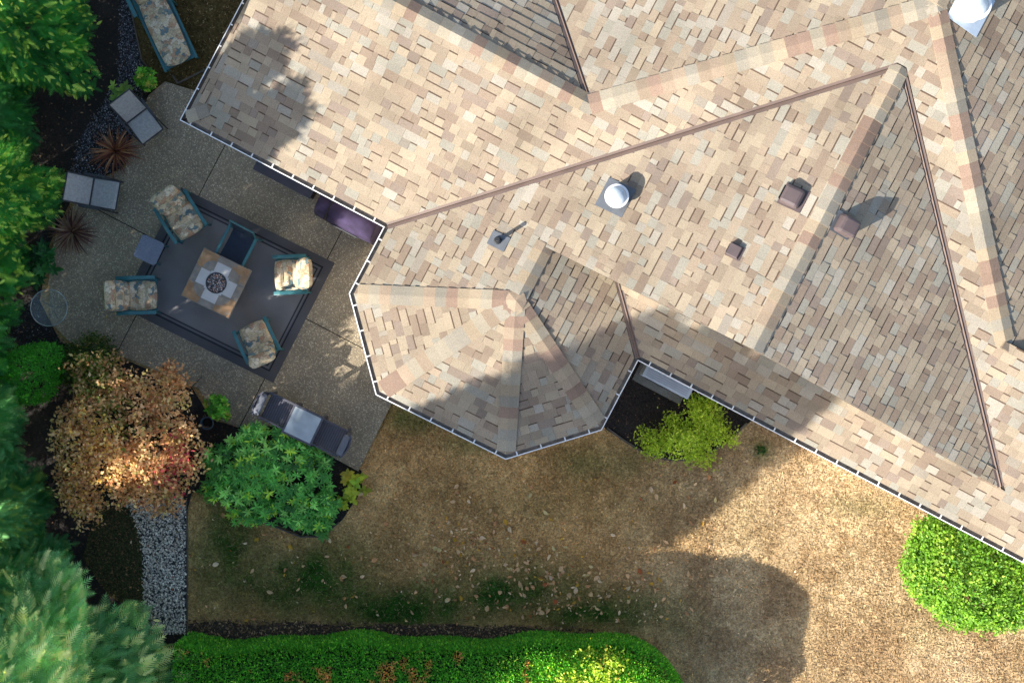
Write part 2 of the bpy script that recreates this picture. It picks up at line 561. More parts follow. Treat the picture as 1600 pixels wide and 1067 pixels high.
# colours of the shingle granules
SH = [S(178, 162, 134), S(168, 151, 126), S(146, 126, 106), S(164, 160, 142), S(176, 169, 151), S(142, 125, 110), S(160, 143, 119), S(164, 145, 120), S(156, 147, 130)]
SHW = [.17, .2, .11, .11, .1, .06, .15, .06, .04]
BAND = np.array(S(84, 70, 60))
EXPO = .143
SHM = (np.array(SH) * np.array(SHW)[:, None]).sum(0)
shingle_mat = attr_mat('shingle granules', rough=.95, var=.28, scale=95, spec=.15, var2=.17, scale2=.8, bump=.25)
felt = solid('roof felt', S(52, 45, 40), rough=.95)

blocks = []     # (area_px, verts, faces, cols)


def extrude(plane, poly, bk, t, col, acc, lift=.004):
    n = len(poly)
    top = [plane.P(a, b, max(t * (1 - (b - bk) / EXPO), 0) + lift) for a, b in poly]
    bot = [plane.P(a, b, -.012) for a, b in poly]
    base = len(acc[0])
    acc[0].extend(top + bot)
    f = [tuple(base + i for i in range(n))] + [tuple(base + x for x in (i, n + i, n + (i + 1) % n, (i + 1) % n)) for i in range(n)]
    acc[1].extend(f); acc[2].extend([col] * len(f))


for pname, plane, pieces in planes:
    r = np.random.default_rng(100 + len(blocks))
    conv = []
    for pc in pieces:
        poly = [plane.ab(q[0]) for q in pc]; ins = [q[1] for q in pc]
        if area2(poly) < 0:
            m = len(poly)
            poly2 = poly[::-1]; ins2 = [ins[(m - 2 - i) % m] for i in range(m)]
            poly, ins = poly2, ins2
        hp = []
        for i in range(len(poly)):
            a = np.array(poly[i]); b = np.array(poly[(i + 1) % len(poly)]); d = unit(b - a); n = np.array([-d[1], d[0]])
            hp.append((a + n * ins[i], n))
        conv.append((poly, hp))
    bmin = min(q[1] for c in conv for q in c[0]); bmax = max(q[1] for c in conv for q in c[0])
    k0 = math.floor(bmin / EXPO) - 1
    for k in range(k0, int(bmax / EXPO) + 2):
        bk = k * EXPO + (.05 if pname != 'S' else .02)
        rel = [c for c in conv if min(q[1] for q in c[0]) < bk + EXPO and max(q[1] for q in c[0]) > bk]
        if not rel: continue
        amin = min(q[0] for c in rel for q in c[0]) - .1; amax = max(q[0] for c in rel for q in c[0]) + .1
        a = amin - r.random() * .4
        prev = 0
        while a < amax:
            w = float(r.choice([.08, .12, .15, .19, .23, .28, .34, .42], p=[.07, .16, .2, .21, .16, .11, .06, .03]))
            low = r.random() < .42 and prev != 1
            prev = 1 if low else 0
            t = .0045 if low else .0095 + r.random() * .004
            col = np.array(SH[r.choice(len(SH), p=SHW)]); col = .72 * (col * .74 + SHM * .26) * np.array([.99, 1.0, 1.07]) * (1 + r.normal() * .05)
            base = [(a + .0012, bk - .004 * r.random()), (a + w - .0012, bk - .004 * r.random()), (a + w - .0012, bk + EXPO + .012), (a + .0012, bk + EXPO + .012)]
            for poly, hp in rel:
                q = base
                for p, n in hp:
                    q = clip_half(q, p, n)
                    if len(q) < 3: break
                if len(q) < 3 or abs(area2(q)) < 2e-4: continue
                acc = ([], [], [])
                if low:
                    bb = bk + EXPO - .026
                    q1 = clip_half(q, (0, bb), (0, -1)); q2 = clip_half(q, (0, bb), (0, 1))
                    if len(q1) > 2: extrude(plane, q1, bk, t, col, acc)
                    if len(q2) > 2: extrude(plane, q2, bk, t, BAND * (1 + r.normal() * .1), acc, lift=.0041)
                else:
                    extrude(plane, q, bk, t, col, acc)
                if not acc[1]: continue
                pts = np.array([plane.P(x, y) for x, y in q]); px = PX(pts)
                inn = (px[:, 0].min() > 0) & (px[:, 0].max() < 1600) & (px[:, 1].min() > 0) & (px[:, 1].max() < 1067)
                blocks.append((abs(area2([tuple(x) for x in px])) if inn else 0, acc))
            a += w

# underlay deck
deck = MB()
for pname, plane, pieces in planes:
    for pc in pieces:
        poly = [plane.ab(q[0]) for q in pc]
        if area2(poly) < 0: poly = poly[::-1]
        hp = []
        ins = [q[1] for q in pc]
        n = len(poly)
        if pname in 'PBEO' and any(abs(x - E_) < 1e-6 for x in ins):
            for i in range(n):
                a = np.array(poly[i]); b = np.array(poly[(i + 1) % n])
                if abs(a[1]) < 1e-6 and abs(b[1]) < 1e-6:
                    poly = clip_half(poly, (0, E_ + .01), (0, 1)); break
        n = len(poly)
        vs = [plane.P(a, b, -.006) for a, b in poly] + [plane.P(a, b, -.07) for a, b in poly]
        deck.add(vs, [tuple(range(n)), tuple(range(2 * n - 1, n - 1, -1))] + [(i, n + i, n + (i + 1) % n, (i + 1) % n) for i in range(n)])
roof = deck.build('roof', felt, house)
roof['label'] = 'tan and brown laminated asphalt shingle roof'

blocks.sort(key=lambda q: -q[0])
for ar, acc in blocks[:300]:
    mesh_np('shingle', np.array(acc[0]), acc[1], np.array(acc[2]), shingle_mat, roof)
av, af, ac = [], [], []
for ar, acc in blocks[300:]:
    b = len(av); av.extend(acc[0]); af.extend([tuple(i + b for i in f) for f in acc[1]]); ac.extend(acc[2])
o = mesh_np('shingle_courses', np.array(av), af, np.array(ac), shingle_mat, roof); o['kind'] = 'stuff'

# ---- ridge and hip caps: every cap a bent shingle
cap_rng = np.random.default_rng(5)
CAPC = [S(186, 168, 142), S(176, 156, 134), S(160, 134, 118), S(172, 165, 150), S(182, 172, 152)]


def zn(u, v, fz):
    e = 1e-3
    return unit(XYZ(-(fz(u + e, v) - fz(u, v)) / e, -(fz(u, v + e) - fz(u, v)) / e, 1.0))


def cap_line(a, b, fa, fb, w=.15, ex=.19, za=None, start=0.0, lift=.018):
    """caps from the low end a to the high end b (u,v); fa / fb = the two surfaces' z(u,v)"""
    A = XYZ(a[0], a[1], za(*a)); B = XYZ(b[0], b[1], za(*b))
    L = np.linalg.norm(B - A); d = (B - A) / L
    sides = []
    for fz in (fa, fb):
        n = zn(*a, fz); s = np.cross(d, n); s = s / np.linalg.norm(s)
        sides.append((n, s))
    # both side vectors must point away from the line, downhill
    sL, sR = sides[0][1], sides[1][1]
    if sL[2] > 0: sL = -sL
    if sR[2] > 0: sR = -sR
    if abs(sL[2]) < 1e-6: pass
    up = unit(sides[0][0] + sides[1][0])
    t = start
    while t < L:
        t1 = min(t + ex + .05, L + .03)
        h0, h1 = lift + .02, lift - .002
        vs = []
        for tt, h in ((t, h0), (t1, h1)):
            p = A + d * tt
            vs += [p + sL * w + sides[0][0] * h, p + sL * .04 + unit(sides[0][0] + up) * (h + .002), p + up * (h + .003),
                   p + sR * .04 + unit(sides[1][0] + up) * (h + .002), p + sR * w + sides[1][0] * h]
        vs += [v - up * .012 for v in vs]
        fs = []
        for i in range(4):
            fs.append((i, i + 1, 6 + i, 5 + i)); fs.append((10 + i, 15 + i, 16 + i, 11 + i)); fs.append((i, 10 + i, 11 + i, i + 1)); fs.append((5 + i, 6 + i, 16 + i, 15 + i))
        fs += [(0, 5, 15, 10), (4, 14, 19, 9)]
        col = np.array(CAPC[cap_rng.integers(len(CAPC))]); col = .66 * (col * .85 + np.array(S(174, 158, 136)) * .15) * cap_rng.uniform(.88, 1.08) * (1 + cap_rng.normal() * .05)
        mesh_np('ridge_cap', np.array(vs), fs, np.tile(col, (len(fs), 1)), shingle_mat, house)
        t += ex


fP = lambda u, v: zP(v); fB = lambda u, v: zB(u); fC = lambda u, v: zC(u); fI = lambda u, v: zI(u)
fF = lambda u, v: zF(u); fG = lambda u, v: zG(v); fE = lambda u, v: zE(u)
fO = [p[1].z for p in planes if p[0] == 'O']
cap_line((UR, V0), (UR, VTOP - .05), fB, fC, za=fB)
cap_line((UA, VA + .1), (UA, V0 + .02), fB, fE, za=fB)
ins = lambda q, f: (q[0] + (UA - q[0]) * f, q[1] + (VA - q[1]) * f)
cap_line(ins(O_B, .06), ins(O_B, .95), fB, fO[0], za=fB)
cap_line(ins(O_1, .06), ins(O_1, .95), fO[0], fO[1], za=fO[0])
cap_line(ins(O_2, .06), ins(O_2, .95), fO[1], fO[2], za=fO[1])
cap_line(ins(O_3, .06), ins(O_3, .95), fO[2], fE, za=fE)
cap_line((UG, VW), (UM, VM), fP, fI, za=fP)
cap_line((UL2, VW), (UG + .05, VW), fP, fG, za=fP)
cap_line((uf(VF), VF), (UM, VM), fP, fF, za=fP)
cap_line((UM, VM), (UM, VI), fI, fF, za=fF)
cap_line((UL + .1, VE + .1), (UL2 + .02, VE + .35), fP, lambda u, v: ZE + .36 * (u - UL), za=fP, w=.1)

av_ = [XYZ(UA, VA, ZA + .045)]
for k in range(8):
    a_ = k * math.pi / 4 + .39; uu, vv = UA + .17 * math.cos(a_), VA + .17 * math.sin(a_)
    zz_ = max(ZA - .36 * .17, zB(UA) if k in (1, 2) else 0)
    av_.append(XYZ(uu, vv, (ZA if k in (1,) else ZA - .055) + .03))
mesh_np('ridge_cap', np.array(av_), [(0, 1 + k, 1 + (k + 1) % 8) for k in range(8)], np.tile(.7 * np.array(CAPC[1]), (8, 1)), shingle_mat, house)
# rake trim: a row of narrow shingles along F's open end
cap_line((uf(VF) - .02, VF), (FAR, VF), fF, lambda u, v: zF(u) - .35 * (VF - v), za=fF, w=.12)

# ---- valley flashing
flash_mat = solid('valley metal', S(104, 88, 80), rough=.5, metal=.2, var=.12, scale=3)


def valley(a, b, fa, fb, za, w=.062):
    A = XYZ(a[0], a[1], za(*a)); B = XYZ(b[0], b[1], za(*b)); d = unit(B - A)
    S_ = []
    for fz in (fa, fb):
        n = zn(*a, fz); s = np.cross(d, n); s = s / np.linalg.norm(s)
        if s[2] < 0: s = -s
        S_.append((n, s))
    up = unit(S_[0][0] + S_[1][0])
    vs = []
    for p in (A, B):
        vs += [p + S_[0][1] * w + S_[0][0] * .006, p + S_[0][1] * .014 + up * .006, p + up * .03, p + S_[1][1] * .014 + up * .006, p + S_[1][1] * w + S_[1][0] * .006]
    fs = [(i, i + 1, 6 + i, 5 + i) for i in range(4)]
    o = mesh_np('valley_flashing', np.array(vs), fs, None, flash_mat, house)
    m = o.modifiers.new('thick', 'SOLIDIFY'); m.thickness = .003
    return o


valley((UB + .05, VE + .05), (UR - .06, VTOP - .06), fP, fB, fP)
valley((UC - .03, V0 + .03), (UR + .03, VTOP - .06), fP, fC, fP)
valley((UE - .02, VE + .05), (u3(V0 + .1), V0 + .1), fP, fE, fP)
valley((uvg(VGE), VGE), (UG, VW + .03), fG, fI, fG)

# ---- gutter: one trough mitred round the eaves
white_metal = solid('white gutter metal', S(225, 225, 224), rough=.35, var=.06, scale=5)
gut_in = solid('gutter inside', S(142, 134, 124), rough=.7, var=.35, scale=14)
chain = [(UL, VGE), (UL, VE), (UB, VE), O_B, O_1, O_2, O_3, (UE, VE), (FAR, VE)]
CH = [np.array(p) for p in chain]
# interior is on the left of the chain direction? test with the house centre
def seg_n(a, b):
    d = unit(b - a); return np.array([-d[1], d[0]])


NS = [seg_n(CH[i], CH[i + 1]) for i in range(len(CH) - 1)]
if (np.array([0., 4.]) - CH[2]) @ NS[1] < 0: NS = [-n for n in NS]
def mitre(i, d):
    if i == 0: n = NS[0]; return CH[0] + n * d
    if i == len(CH) - 1: return CH[-1] + NS[-1] * d
    n0, n1 = NS[i - 1], NS[i]; m = (n0 + n1) / (1 + n0 @ n1)
    return CH[i] + m * d


def strip(i, pairs):
    """pairs of (d, z) profile points -> quads along segment i"""
    vs = []; fs = []
    for d, z in pairs:
        a = mitre(i, d); b = mitre(i + 1, d)
        vs += [XYZ(a[0], a[1], ZE + z), XYZ(b[0], b[1], ZE + z)]
    for k in range(len(pairs) - 1):
        fs.append((2 * k, 2 * k + 1, 2 * k + 3, 2 * k + 2))
    return vs, fs


for i in range(len(CH) - 1):
    vs, fs = strip(i, [(.004, -.10), (0, 0), (.016, .002), (.018, -.012), (.016, -.02), (.014, -.08)])
    m = MB(); m.add(vs, fs)
    g = m.build('gutter', white_metal, house)
    vs, fs = strip(i, [(.015, -.078), (.112, -.078), (.114, .012), (.118, .012), (.118, -.102), (.01, -.102)])
    MB().add(vs, fs).build('gutter_trough', gut_in, g)
    L = np.linalg.norm(CH[i + 1] - CH[i]); nh = max(2, int(L / .37))
    d = unit(CH[i + 1] - CH[i])
    for k in range(nh):
        s = (k + .5) * L / nh
        if i == 0 and L - s > 4.5: continue
        p = CH[i] + d * s; n = NS[i]
        hb = MB()
        c = [p + n * .012 - d * .011, p + n * .012 + d * .011, p + n * .125 + d * .011, p + n * .125 - d * .011]
        vs = [XYZ(q[0], q[1], ZE + z) for z in (.004, .012) for q in c]
        hb.add(vs, [(3, 2, 1, 0), (4, 5, 6, 7), (0, 1, 5, 4), (1, 2, 6, 5), (2, 3, 7, 6), (3, 0, 4, 7)])
        hb.build('gutter_hanger', white_metal, g)

# ---- walls, soffit, gable walls
stucco = solid('pale stucco', S(190, 182, 168), rough=.9, var=.08, scale=4, bump=.2, bscale=80)
wall = MB()
wc = [mitre(i, .55) for i in range(len(CH))] + [np.array([FAR, VI])]
n = len(wc)
vs = [XYZ(q[0], q[1], 0) for q in wc] + [XYZ(q[0], q[1], ZE - .1) for q in wc]
wall.add(vs, [(i, (i + 1) % n, n + (i + 1) % n, n + i) for i in range(n)])
wall.build('wall', stucco, house)
so = MB(); sc = [mitre(i, .02) for i in range(len(CH))] + [np.array([FAR, VI])]
so.add([XYZ(q[0], q[1], ZE - .13) for q in sc] + [XYZ(q[0], q[1], ZE - .11) for q in sc],
       [tuple(range(n)), tuple(range(2 * n - 1, n - 1, -1))] + [(i, (i + 1) % n, n + (i + 1) % n, n + i) for i in range(n)])
so.build('soffit', stucco, house)
gb = MB()
vg = V0 + .22
gb.add([XYZ(u3(V0), vg, zP(vg) - .05), XYZ(UC, vg, zP(vg) - .05), XYZ(UR, vg, ZR - .08), XYZ(UA, vg, ZA - .08)], [(0, 1, 2, 3)])
gb.add([XYZ(UL2 + .1, VE + .3, ZE), XYZ(UL2 + .1, VGE, ZE), XYZ(UL2 + .1, VGE - .1, zG(VGE - .1) - .08), XYZ(UL2 + .1, VW, zP(VW) - .08), XYZ(UL2 + .1, VE + .3, zP(VE + .3) - .06)], [(0, 1, 2, 3, 4)])
gb.add([XYZ(uf(VF), VF + .2, zP(VF) - .1), XYZ(FAR, VF + .2, zP(VF) - .1), XYZ(FAR, VF + .2, zF(FAR) - .1), XYZ(uf(VF), VF + .2, zF(uf(VF)) - .1)], [(0, 1, 2, 3)])
gb.build('gable_wall', stucco, house)

# ---- things on the roof
def plane_by(nm): return [p[1] for p in planes if p[0] == nm][0]


def roof_frame(nm, px, py):
    """world point on a roof plane under a pixel, plus its axes"""
    pl = plane_by(nm)
    z = 3.5
    for _ in range(30):
        u, v = UV(px, py, z); z = pl.z(u, v)
    return XYZ(u, v, z), pl


def local(o, pl, pts, vertical=False):
    return [o + p[0] * pl.r3 + p[1] * pl.s3 + p[2] * (Z3 if vertical else pl.n) for p in pts]


lead = solid('grey flashing', S(98, 102, 108), rough=.5, metal=.3, var=.1)
lead_b = solid('pale blue flashing', S(176, 188, 200), rough=.4, metal=.3, var=.06)
acry = solid('clear dome acrylic', S(190, 200, 206), rough=.12, var=.25, scale=6, spec=.8)
whitep = solid('white ring', S(228, 228, 228), rough=.4, var=.04)
vent_m = solid('brown vent plastic', S(84, 72, 72), rough=.55, var=.12, scale=5)
blackp = solid('black pipe', S(38, 40, 44), rough=.5)


def rbox(m, o, pl, a0, a1, b0, b1, h0, h1, inset=0.0, slope=0.0):
    q = [(a0, b0, h0), (a1, b0, h0), (a1, b1, h0), (a0, b1, h0), (a0 + inset, b0 + inset, h1), (a1 - inset, b0 + inset, h1), (a1 - inset, b1 - inset, h1 - slope), (a0 + inset, b1 - inset, h1 - slope)]
    vs = local(o, pl, q)
    m.add(vs, [(3, 2, 1, 0), (4, 5, 6, 7), (0, 1, 5, 4), (1, 2, 6, 5), (2, 3, 7, 6), (3, 0, 4, 7)])
    return m


def sun_tunnel(nm, px, py, r, h, plate, plate_mat, label):
    o, pl = roof_frame(nm, px, py)
    t = MB(); rbox(t, o, pl, -plate, plate, -plate, plate, .014, .022)
    fl = t.build('sun_tunnel', plate_mat, house); fl['label'] = label
    m = MB(); m.lathe([(r * 1.02, -.12), (r * 1.02, h)], 32, c=o); m.build('tube', whitep if plate_mat is lead_b else lead, fl, smooth=False)
    m = MB(); m.lathe([(r * 1.04, h - .04), (r * 1.12, h - .01), (r * 1.12, h + .012), (r * .9, h + .022), (r * .9, h + .012)], 32, c=o); m.build('ring', whitep, fl, smooth=False)
    m = MB(); m.lathe([(r * .92, h + .012), (r * .86, h + .035), (r * .7, h + .065), (r * .45, h + .088), (r * .2, h + .098), (1e-6, h + .1)], 32, c=o); m.build('dome', acry, fl, smooth=True)


sun_tunnel('B', 962, 309, .165, .24, .24, lead, 'clear domed sun tunnel on a dark grey flashing plate')
sun_tunnel('F', 1516, 14, .2, .26, .3, lead_b, 'white sun tunnel on a pale blue flashing plate')


def box_vent(nm, px, py, s, h, label, rounded=True):
    o, pl = roof_frame(nm, px, py)
    t = MB(); rbox(t, o, pl, -s * .54, s * .54, -s * .56, s * .62, .016, .022)
    f = t.build('roof_vent', lead if nm == 'C' else vent_m, house); f['label'] = label
    t = MB(); rbox(t, o, pl, -s * .5, s * .5, -s * .5, s * .5, .02, h, inset=s * .06, slope=h * .25)
    b = t.build('hood', vent_m, f, bevel=s * .14 if rounded else .006)
    t = MB(); rbox(t, o, pl, -s * .34, s * .34, -s * .54, -s * .5, .025, h * .7); t.build('grille', blackp, f)


box_vent('B', 1239, 309, .32, .17, 'square brown plastic roof vent on the lit slope')
box_vent('C', 1317, 352, .3, .26, 'square brown roof vent beyond the ridge on the dark slope')
box_vent('B', 1148, 393, .2, .1, 'small dark roof vent with open louvre', rounded=False)
o, pl = roof_frame('B', 778, 376)
t = MB(); rbox(t, o, pl, -.12, .12, -.14, .18, .016, .022); vp = t.build('vent_pipe', lead, house)
MB().tube([o - Z3 * .05, o + Z3 * .05, o + Z3 * .06, o + Z3 * .1], [.075, .06, .05, .045], 14).build('boot', blackp, vp)
MB().tube([o, o + Z3 * .36], .03, 12).build('pipe', blackp, vp)
# ------------------------------------------------------------------ ground
def G2(pts, z=0.0): return [tuple(W(a, b, z)[:2]) for a, b in pts]


def green_amount(px, py):
    g = np.zeros(np.shape(px))
    for cx, cy, sx, sy, a in [(470, 905, 110, 65, .95), (640, 945, 140, 45, .95), (800, 925, 120, 45, .95), (930, 955, 120, 40, .95), (350, 840, 60, 100, .7), (640, 655, 45, 22, .6),
                              (735, 692, 50, 16, .35), (930, 725, 60, 30, .35), (880, 780, 110, 40, .15), (1190, 703, 16, 14, .9), (1350, 790, 80, 18, .2), (290, 40, 60, 60, .3)]:
        g = np.maximum(g, a * np.exp(-((px - cx) / sx) ** 2 - ((py - cy) / sy) ** 2))
    n = fbm(px, py, 90, 11) - .5
    n2 = fbm(px, py, 26, 21) - .5
    return np.clip(g * (1 + 1.1 * n2) + np.where(g > .08, n * .7, n * .25), 0, 1)


def lawn_col(px, py, r):
    g = green_amount(px, py)[..., None]
    straw = np.array(S(200, 177, 137)); brown = np.array(S(168, 141, 105)); green = np.array(S(62, 98, 36)); pale = np.array(S(206, 184, 148))
    n = fbm(px, py, 55, 31)[..., None]; n2 = fbm(px, py, 18, 41)[..., None]; n3 = fbm(px, py, 150, 51)[..., None]
    m = np.clip((n - .36) * 2.2 + (n2 - .5) * 1.1, 0, 1)
    c = brown * (1 - m) + straw * m
    # brighter golden straw under the trees lightens their shade through the colour
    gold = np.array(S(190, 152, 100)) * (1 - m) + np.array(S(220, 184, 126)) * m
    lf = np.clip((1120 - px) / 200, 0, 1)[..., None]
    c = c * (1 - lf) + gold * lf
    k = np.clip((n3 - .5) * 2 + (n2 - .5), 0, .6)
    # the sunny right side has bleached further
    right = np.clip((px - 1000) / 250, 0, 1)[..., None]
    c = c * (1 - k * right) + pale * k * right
    c = c * (1 - g) + green * g
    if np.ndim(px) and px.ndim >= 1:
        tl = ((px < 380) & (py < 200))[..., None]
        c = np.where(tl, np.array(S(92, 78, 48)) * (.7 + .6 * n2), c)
    return c


gx = np.concatenate([np.array([-400, -120, -40, -18]), np.arange(-11.5, 11.51, .09), np.array([18, 40, 120, 400])])
gy = np.concatenate([np.array([-400, -120, -40, -14]), np.arange(-8, 8.01, .09), np.array([14, 40, 120, 400])])
X, Y = np.meshgrid(gx, gy)
Zg = (fbm(X + 50, Y + 50, 1.3, 61) - .5) * .03 - .01
Zg = np.where((np.abs(X) > 11.5) | (np.abs(Y) > 8), -.012, Zg)
V = np.stack([X, Y, Zg], -1).reshape(-1, 3)
ny, nx = X.shape
idx = np.arange(nx * ny).reshape(ny, nx)
Fq = np.stack([idx[:-1, :-1], idx[:-1, 1:], idx[1:, 1:], idx[1:, :-1]], -1).reshape(-1, 4)
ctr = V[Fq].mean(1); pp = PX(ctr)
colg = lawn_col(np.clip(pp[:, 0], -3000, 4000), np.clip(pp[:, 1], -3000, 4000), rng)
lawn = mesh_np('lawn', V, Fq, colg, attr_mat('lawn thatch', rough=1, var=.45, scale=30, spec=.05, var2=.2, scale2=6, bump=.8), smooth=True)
tag(lawn, 'dry straw coloured lawn with green and brown patches', 'lawn', kind='structure')

soil = speckle('dark soil', S(32, 26, 22), [(0, S(44, 36, 30)), (.5, S(30, 25, 21)), (.8, S(58, 46, 38)), (.95, S(88, 72, 58))], scale=34, stain=.4, stain_scale=2.5, bump=1)
mulch = speckle('damp mulch', S(28, 23, 20), [(0, S(40, 32, 27)), (.55, S(24, 20, 18)), (.85, S(60, 44, 34)), (.965, S(120, 98, 76))], scale=30, stain=.4, stain_scale=2.5, bump=1)


def sheet(name, pts, z, mat, label, cat):
    p = G2(pts, z)
    if area2(p) < 0: p = p[::-1]
    o = mesh_np(name, [(x, y, z) for x, y in p], [tuple(range(len(p)))], None, mat)
    return tag(o, label, cat, kind='structure')


bed_l = [(-260, -200), (192, -200), (205, 20), (222, 95), (240, 132), (205, 215), (190, 262), (118, 300), (78, 380), (62, 470), (95, 535), (190, 560), (300, 605), (330, 655), (372, 668), (420, 660),
         (565, 735), (566, 765), (535, 812), (505, 838), (470, 836), (420, 815), (370, 795), (325, 768), (300, 770), (292, 800), (292, 984), (300, 1100), (310, 1500), (-260, 1500)]
sheet('garden_bed', bed_l, .022, mulch, 'dark planting bed along the patio and trees', 'bed')
bed_r = [(930, 640), (944, 668), (975, 690), (1005, 708), (1040, 719), (1075, 720), (1105, 712), (1140, 688), (1168, 662), (1185, 650), (1010, 545)]
sheet('garden_bed', bed_r, .024, soil, 'dark soil bed between octagon bay and long eave', 'bed')
strip_px = [(292, 974), (340, 970), (400, 977), (450, 971), (500, 975), (560, 979), (600, 974), (660, 978), (700, 974), (760, 981), (800, 977), (860, 985), (900, 990), (960, 1012), (1000, 1040), (1010, 1200), (280, 1200)]
edge_soil = speckle('dry edge soil', S(62, 50, 38), [(0, S(80, 64, 48)), (.5, S(50, 40, 32)), (.8, S(100, 82, 62))], scale=34, stain=.4, stain_scale=2.5, bump=1)
sheet('garden_bed', strip_px, .02, edge_soil, 'bare soil strip along the foot of the hedge', 'bed')
moss = solid('mossy ground', S(50, 52, 26), rough=1, var=.5, scale=9, bump=1, bscale=45)
sheet('ground', [(150, 800), (215, 780), (222, 860), (226, 960), (170, 930), (130, 870)], .028, moss, 'mossy brown ground beside the gravel path', 'ground')

# gravel: a sheet under thousands of stones
STONE_V = np.array([[.5, 0, 0], [.15, .45, 0], [-.4, .3, 0], [-.45, -.25, 0], [.1, -.45, 0], [.05, .05, .42], [-.12, -.1, .36]], float)
STONE_F = np.array([[0, 1, 5], [1, 2, 5], [2, 6, 5], [2, 3, 6], [3, 4, 6], [4, 5, 6], [4, 0, 5]])


def gravel(name, pts, n, size, cols, w, label, z=.03):
    P = np.array(pts); r = np.random.default_rng(len(pts) * 77 + n)
    x = r.uniform(P[:, 0].min(), P[:, 0].max(), n * 3); y = r.uniform(P[:, 1].min(), P[:, 1].max(), n * 3)
    ok = inside(pts, x + r.normal(0, 2, n * 3), y + r.normal(0, 2, n * 3)); x, y = x[ok][:n], y[ok][:n]; m = len(x)
    org = np.stack([(x - 800) / 87, -(y - 533.5) / 87, z + r.random(m) * size * .25], -1)
    a = r.random(m) * 6.28
    d = np.stack([np.cos(a), np.sin(a), r.normal(0, .25, m)], -1); nn = np.stack([r.normal(0, .25, m), r.normal(0, .25, m), np.ones(m)], -1)
    sc = size * r.uniform(.6, 1.35, m)[:, None] * np.stack([np.ones(m), r.uniform(.6, 1, m), r.uniform(.5, .9, m)], -1)
    col = pal(cols, w, m, r) * r.uniform(.7, 1.3, (m, 1))
    v, f, c = bake(STONE_V, STONE_F, org, frames(d, nn), sc, col)
    o = mesh_np(name, v, f, c, attr_mat('stones', rough=.7, var=.2, scale=60))
    return tag(o, label, 'gravel', kind='stuff')


path = [(196, 782), (285, 775), (290, 800), (291, 990), (225, 990), (224, 930), (226, 870), (214, 820)]
sheet('gravel_path', path, .032, speckle('path bed', S(40, 40, 44), [(0, S(62, 62, 66)), (.5, S(40, 40, 44)), (.8, S(90, 90, 94))], scale=30, bump=1), 'gravel path bed', 'path')
gravel('path_gravel', path, 5200, .034, [S(204, 193, 176), S(152, 144, 132), S(240, 230, 212), S(94, 88, 80)], [.4, .25, .22, .13], 'pale grey pebbles of the garden path', z=.032)
g1 = [(188, -40), (206, 20), (220, 95), (234, 128), (203, 200), (192, 262), (120, 298), (110, 290), (120, 225), (150, 180), (186, 120)]
gravel('bed_gravel', g1, 5200, .022, [S(98, 99, 106), S(66, 66, 74), S(134, 136, 144), S(190, 190, 196)], [.42, .34, .19, .05], 'dark slate gravel in the bed beside sling chairs', z=.024)
g2 = [(112, 296), (82, 345), (74, 385), (60, 380), (62, 330), (95, 290)]
gravel('bed_gravel', g2, 900, .022, [S(52, 52, 60), S(34, 34, 40), S(90, 92, 100)], [.42, .4, .15], 'dark slate gravel round the lower bronze spiky plant', z=.024)
g3 = [(20, 470), (62, 460), (70, 500), (100, 535), (95, 560), (30, 560), (15, 520)]
gravel('bed_gravel', g3, 1500, .022, [S(50, 50, 56), S(34, 34, 40), S(90, 92, 100), S(160, 160, 165)], [.42, .4, .15, .03], 'dark slate gravel around the glass bird bath', z=.024)
# bark chips in the beds
r = np.random.default_rng(3)


def chips(name, pts, n, size, cols, w, label, z):
    P = np.array(pts, float); P[:, 0] = np.clip(P[:, 0], -40, 1640); P[:, 1] = np.clip(P[:, 1], -40, 1110)
    x = r.uniform(P[:, 0].min(), P[:, 0].max(), n * 3); y = r.uniform(P[:, 1].min(), P[:, 1].max(), n * 3)
    ok = inside(pts, x, y); x, y = x[ok][:n], y[ok][:n]; m = len(x)
    org = np.stack([(x - 800) / 87, -(y - 533.5) / 87, np.full(m, z) + r.random(m) * .012], -1)
    a = r.random(m) * 6.28
    d = np.stack([np.cos(a), np.sin(a), r.normal(0, .2, m)], -1); nn = np.stack([r.normal(0, .4, m), r.normal(0, .4, m), np.ones(m)], -1)
    sc = size * r.uniform(.5, 1.5, m)[:, None] * np.array([[1, .45, .4]])
    v, f, c = bake(STONE_V, STONE_F, org, frames(d, nn), sc, pal(cols, w, m, r) * r.uniform(.6, 1.4, (m, 1)))
    o = mesh_np(name, v, f, c, attr_mat('stones', rough=.9)); return tag(o, label, 'bark mulch', kind='stuff')


chips('bark_chips', bed_l, 9000, .04, [S(44, 34, 28), S(26, 21, 19), S(74, 54, 40), S(140, 110, 84)], [.45, .35, .17, .03], 'dark bark chips over the long planting bed', .024)
chips('bark_chips', bed_r, 2600, .035, [S(48, 36, 32), S(28, 22, 20), S(74, 54, 44), S(150, 120, 92)], [.45, .35, .17, .03], 'dark bark chips around yellow green shrub', .026)

chips('bark_chips', [(292, 966), (900, 978), (960, 990), (900, 1000), (292, 1000)], 2600, .045, [S(110, 84, 62), S(60, 46, 36), S(150, 120, 88), S(186, 150, 112)], [.4, .3, .2, .1], 'brown leaf and bark litter at the foot of the hedge', .024)
chips('bark_chips', [(150, 800), (215, 780), (222, 860), (226, 960), (170, 930), (130, 870)], 4200, .035, [S(74, 78, 38), S(52, 54, 28), S(96, 76, 48), S(140, 104, 72)], [.45, .3, .2, .05], 'mossy litter beside the gravel path', .03)
# edging strips
edge_m = solid('edging', S(92, 84, 74), rough=.8, var=.3)


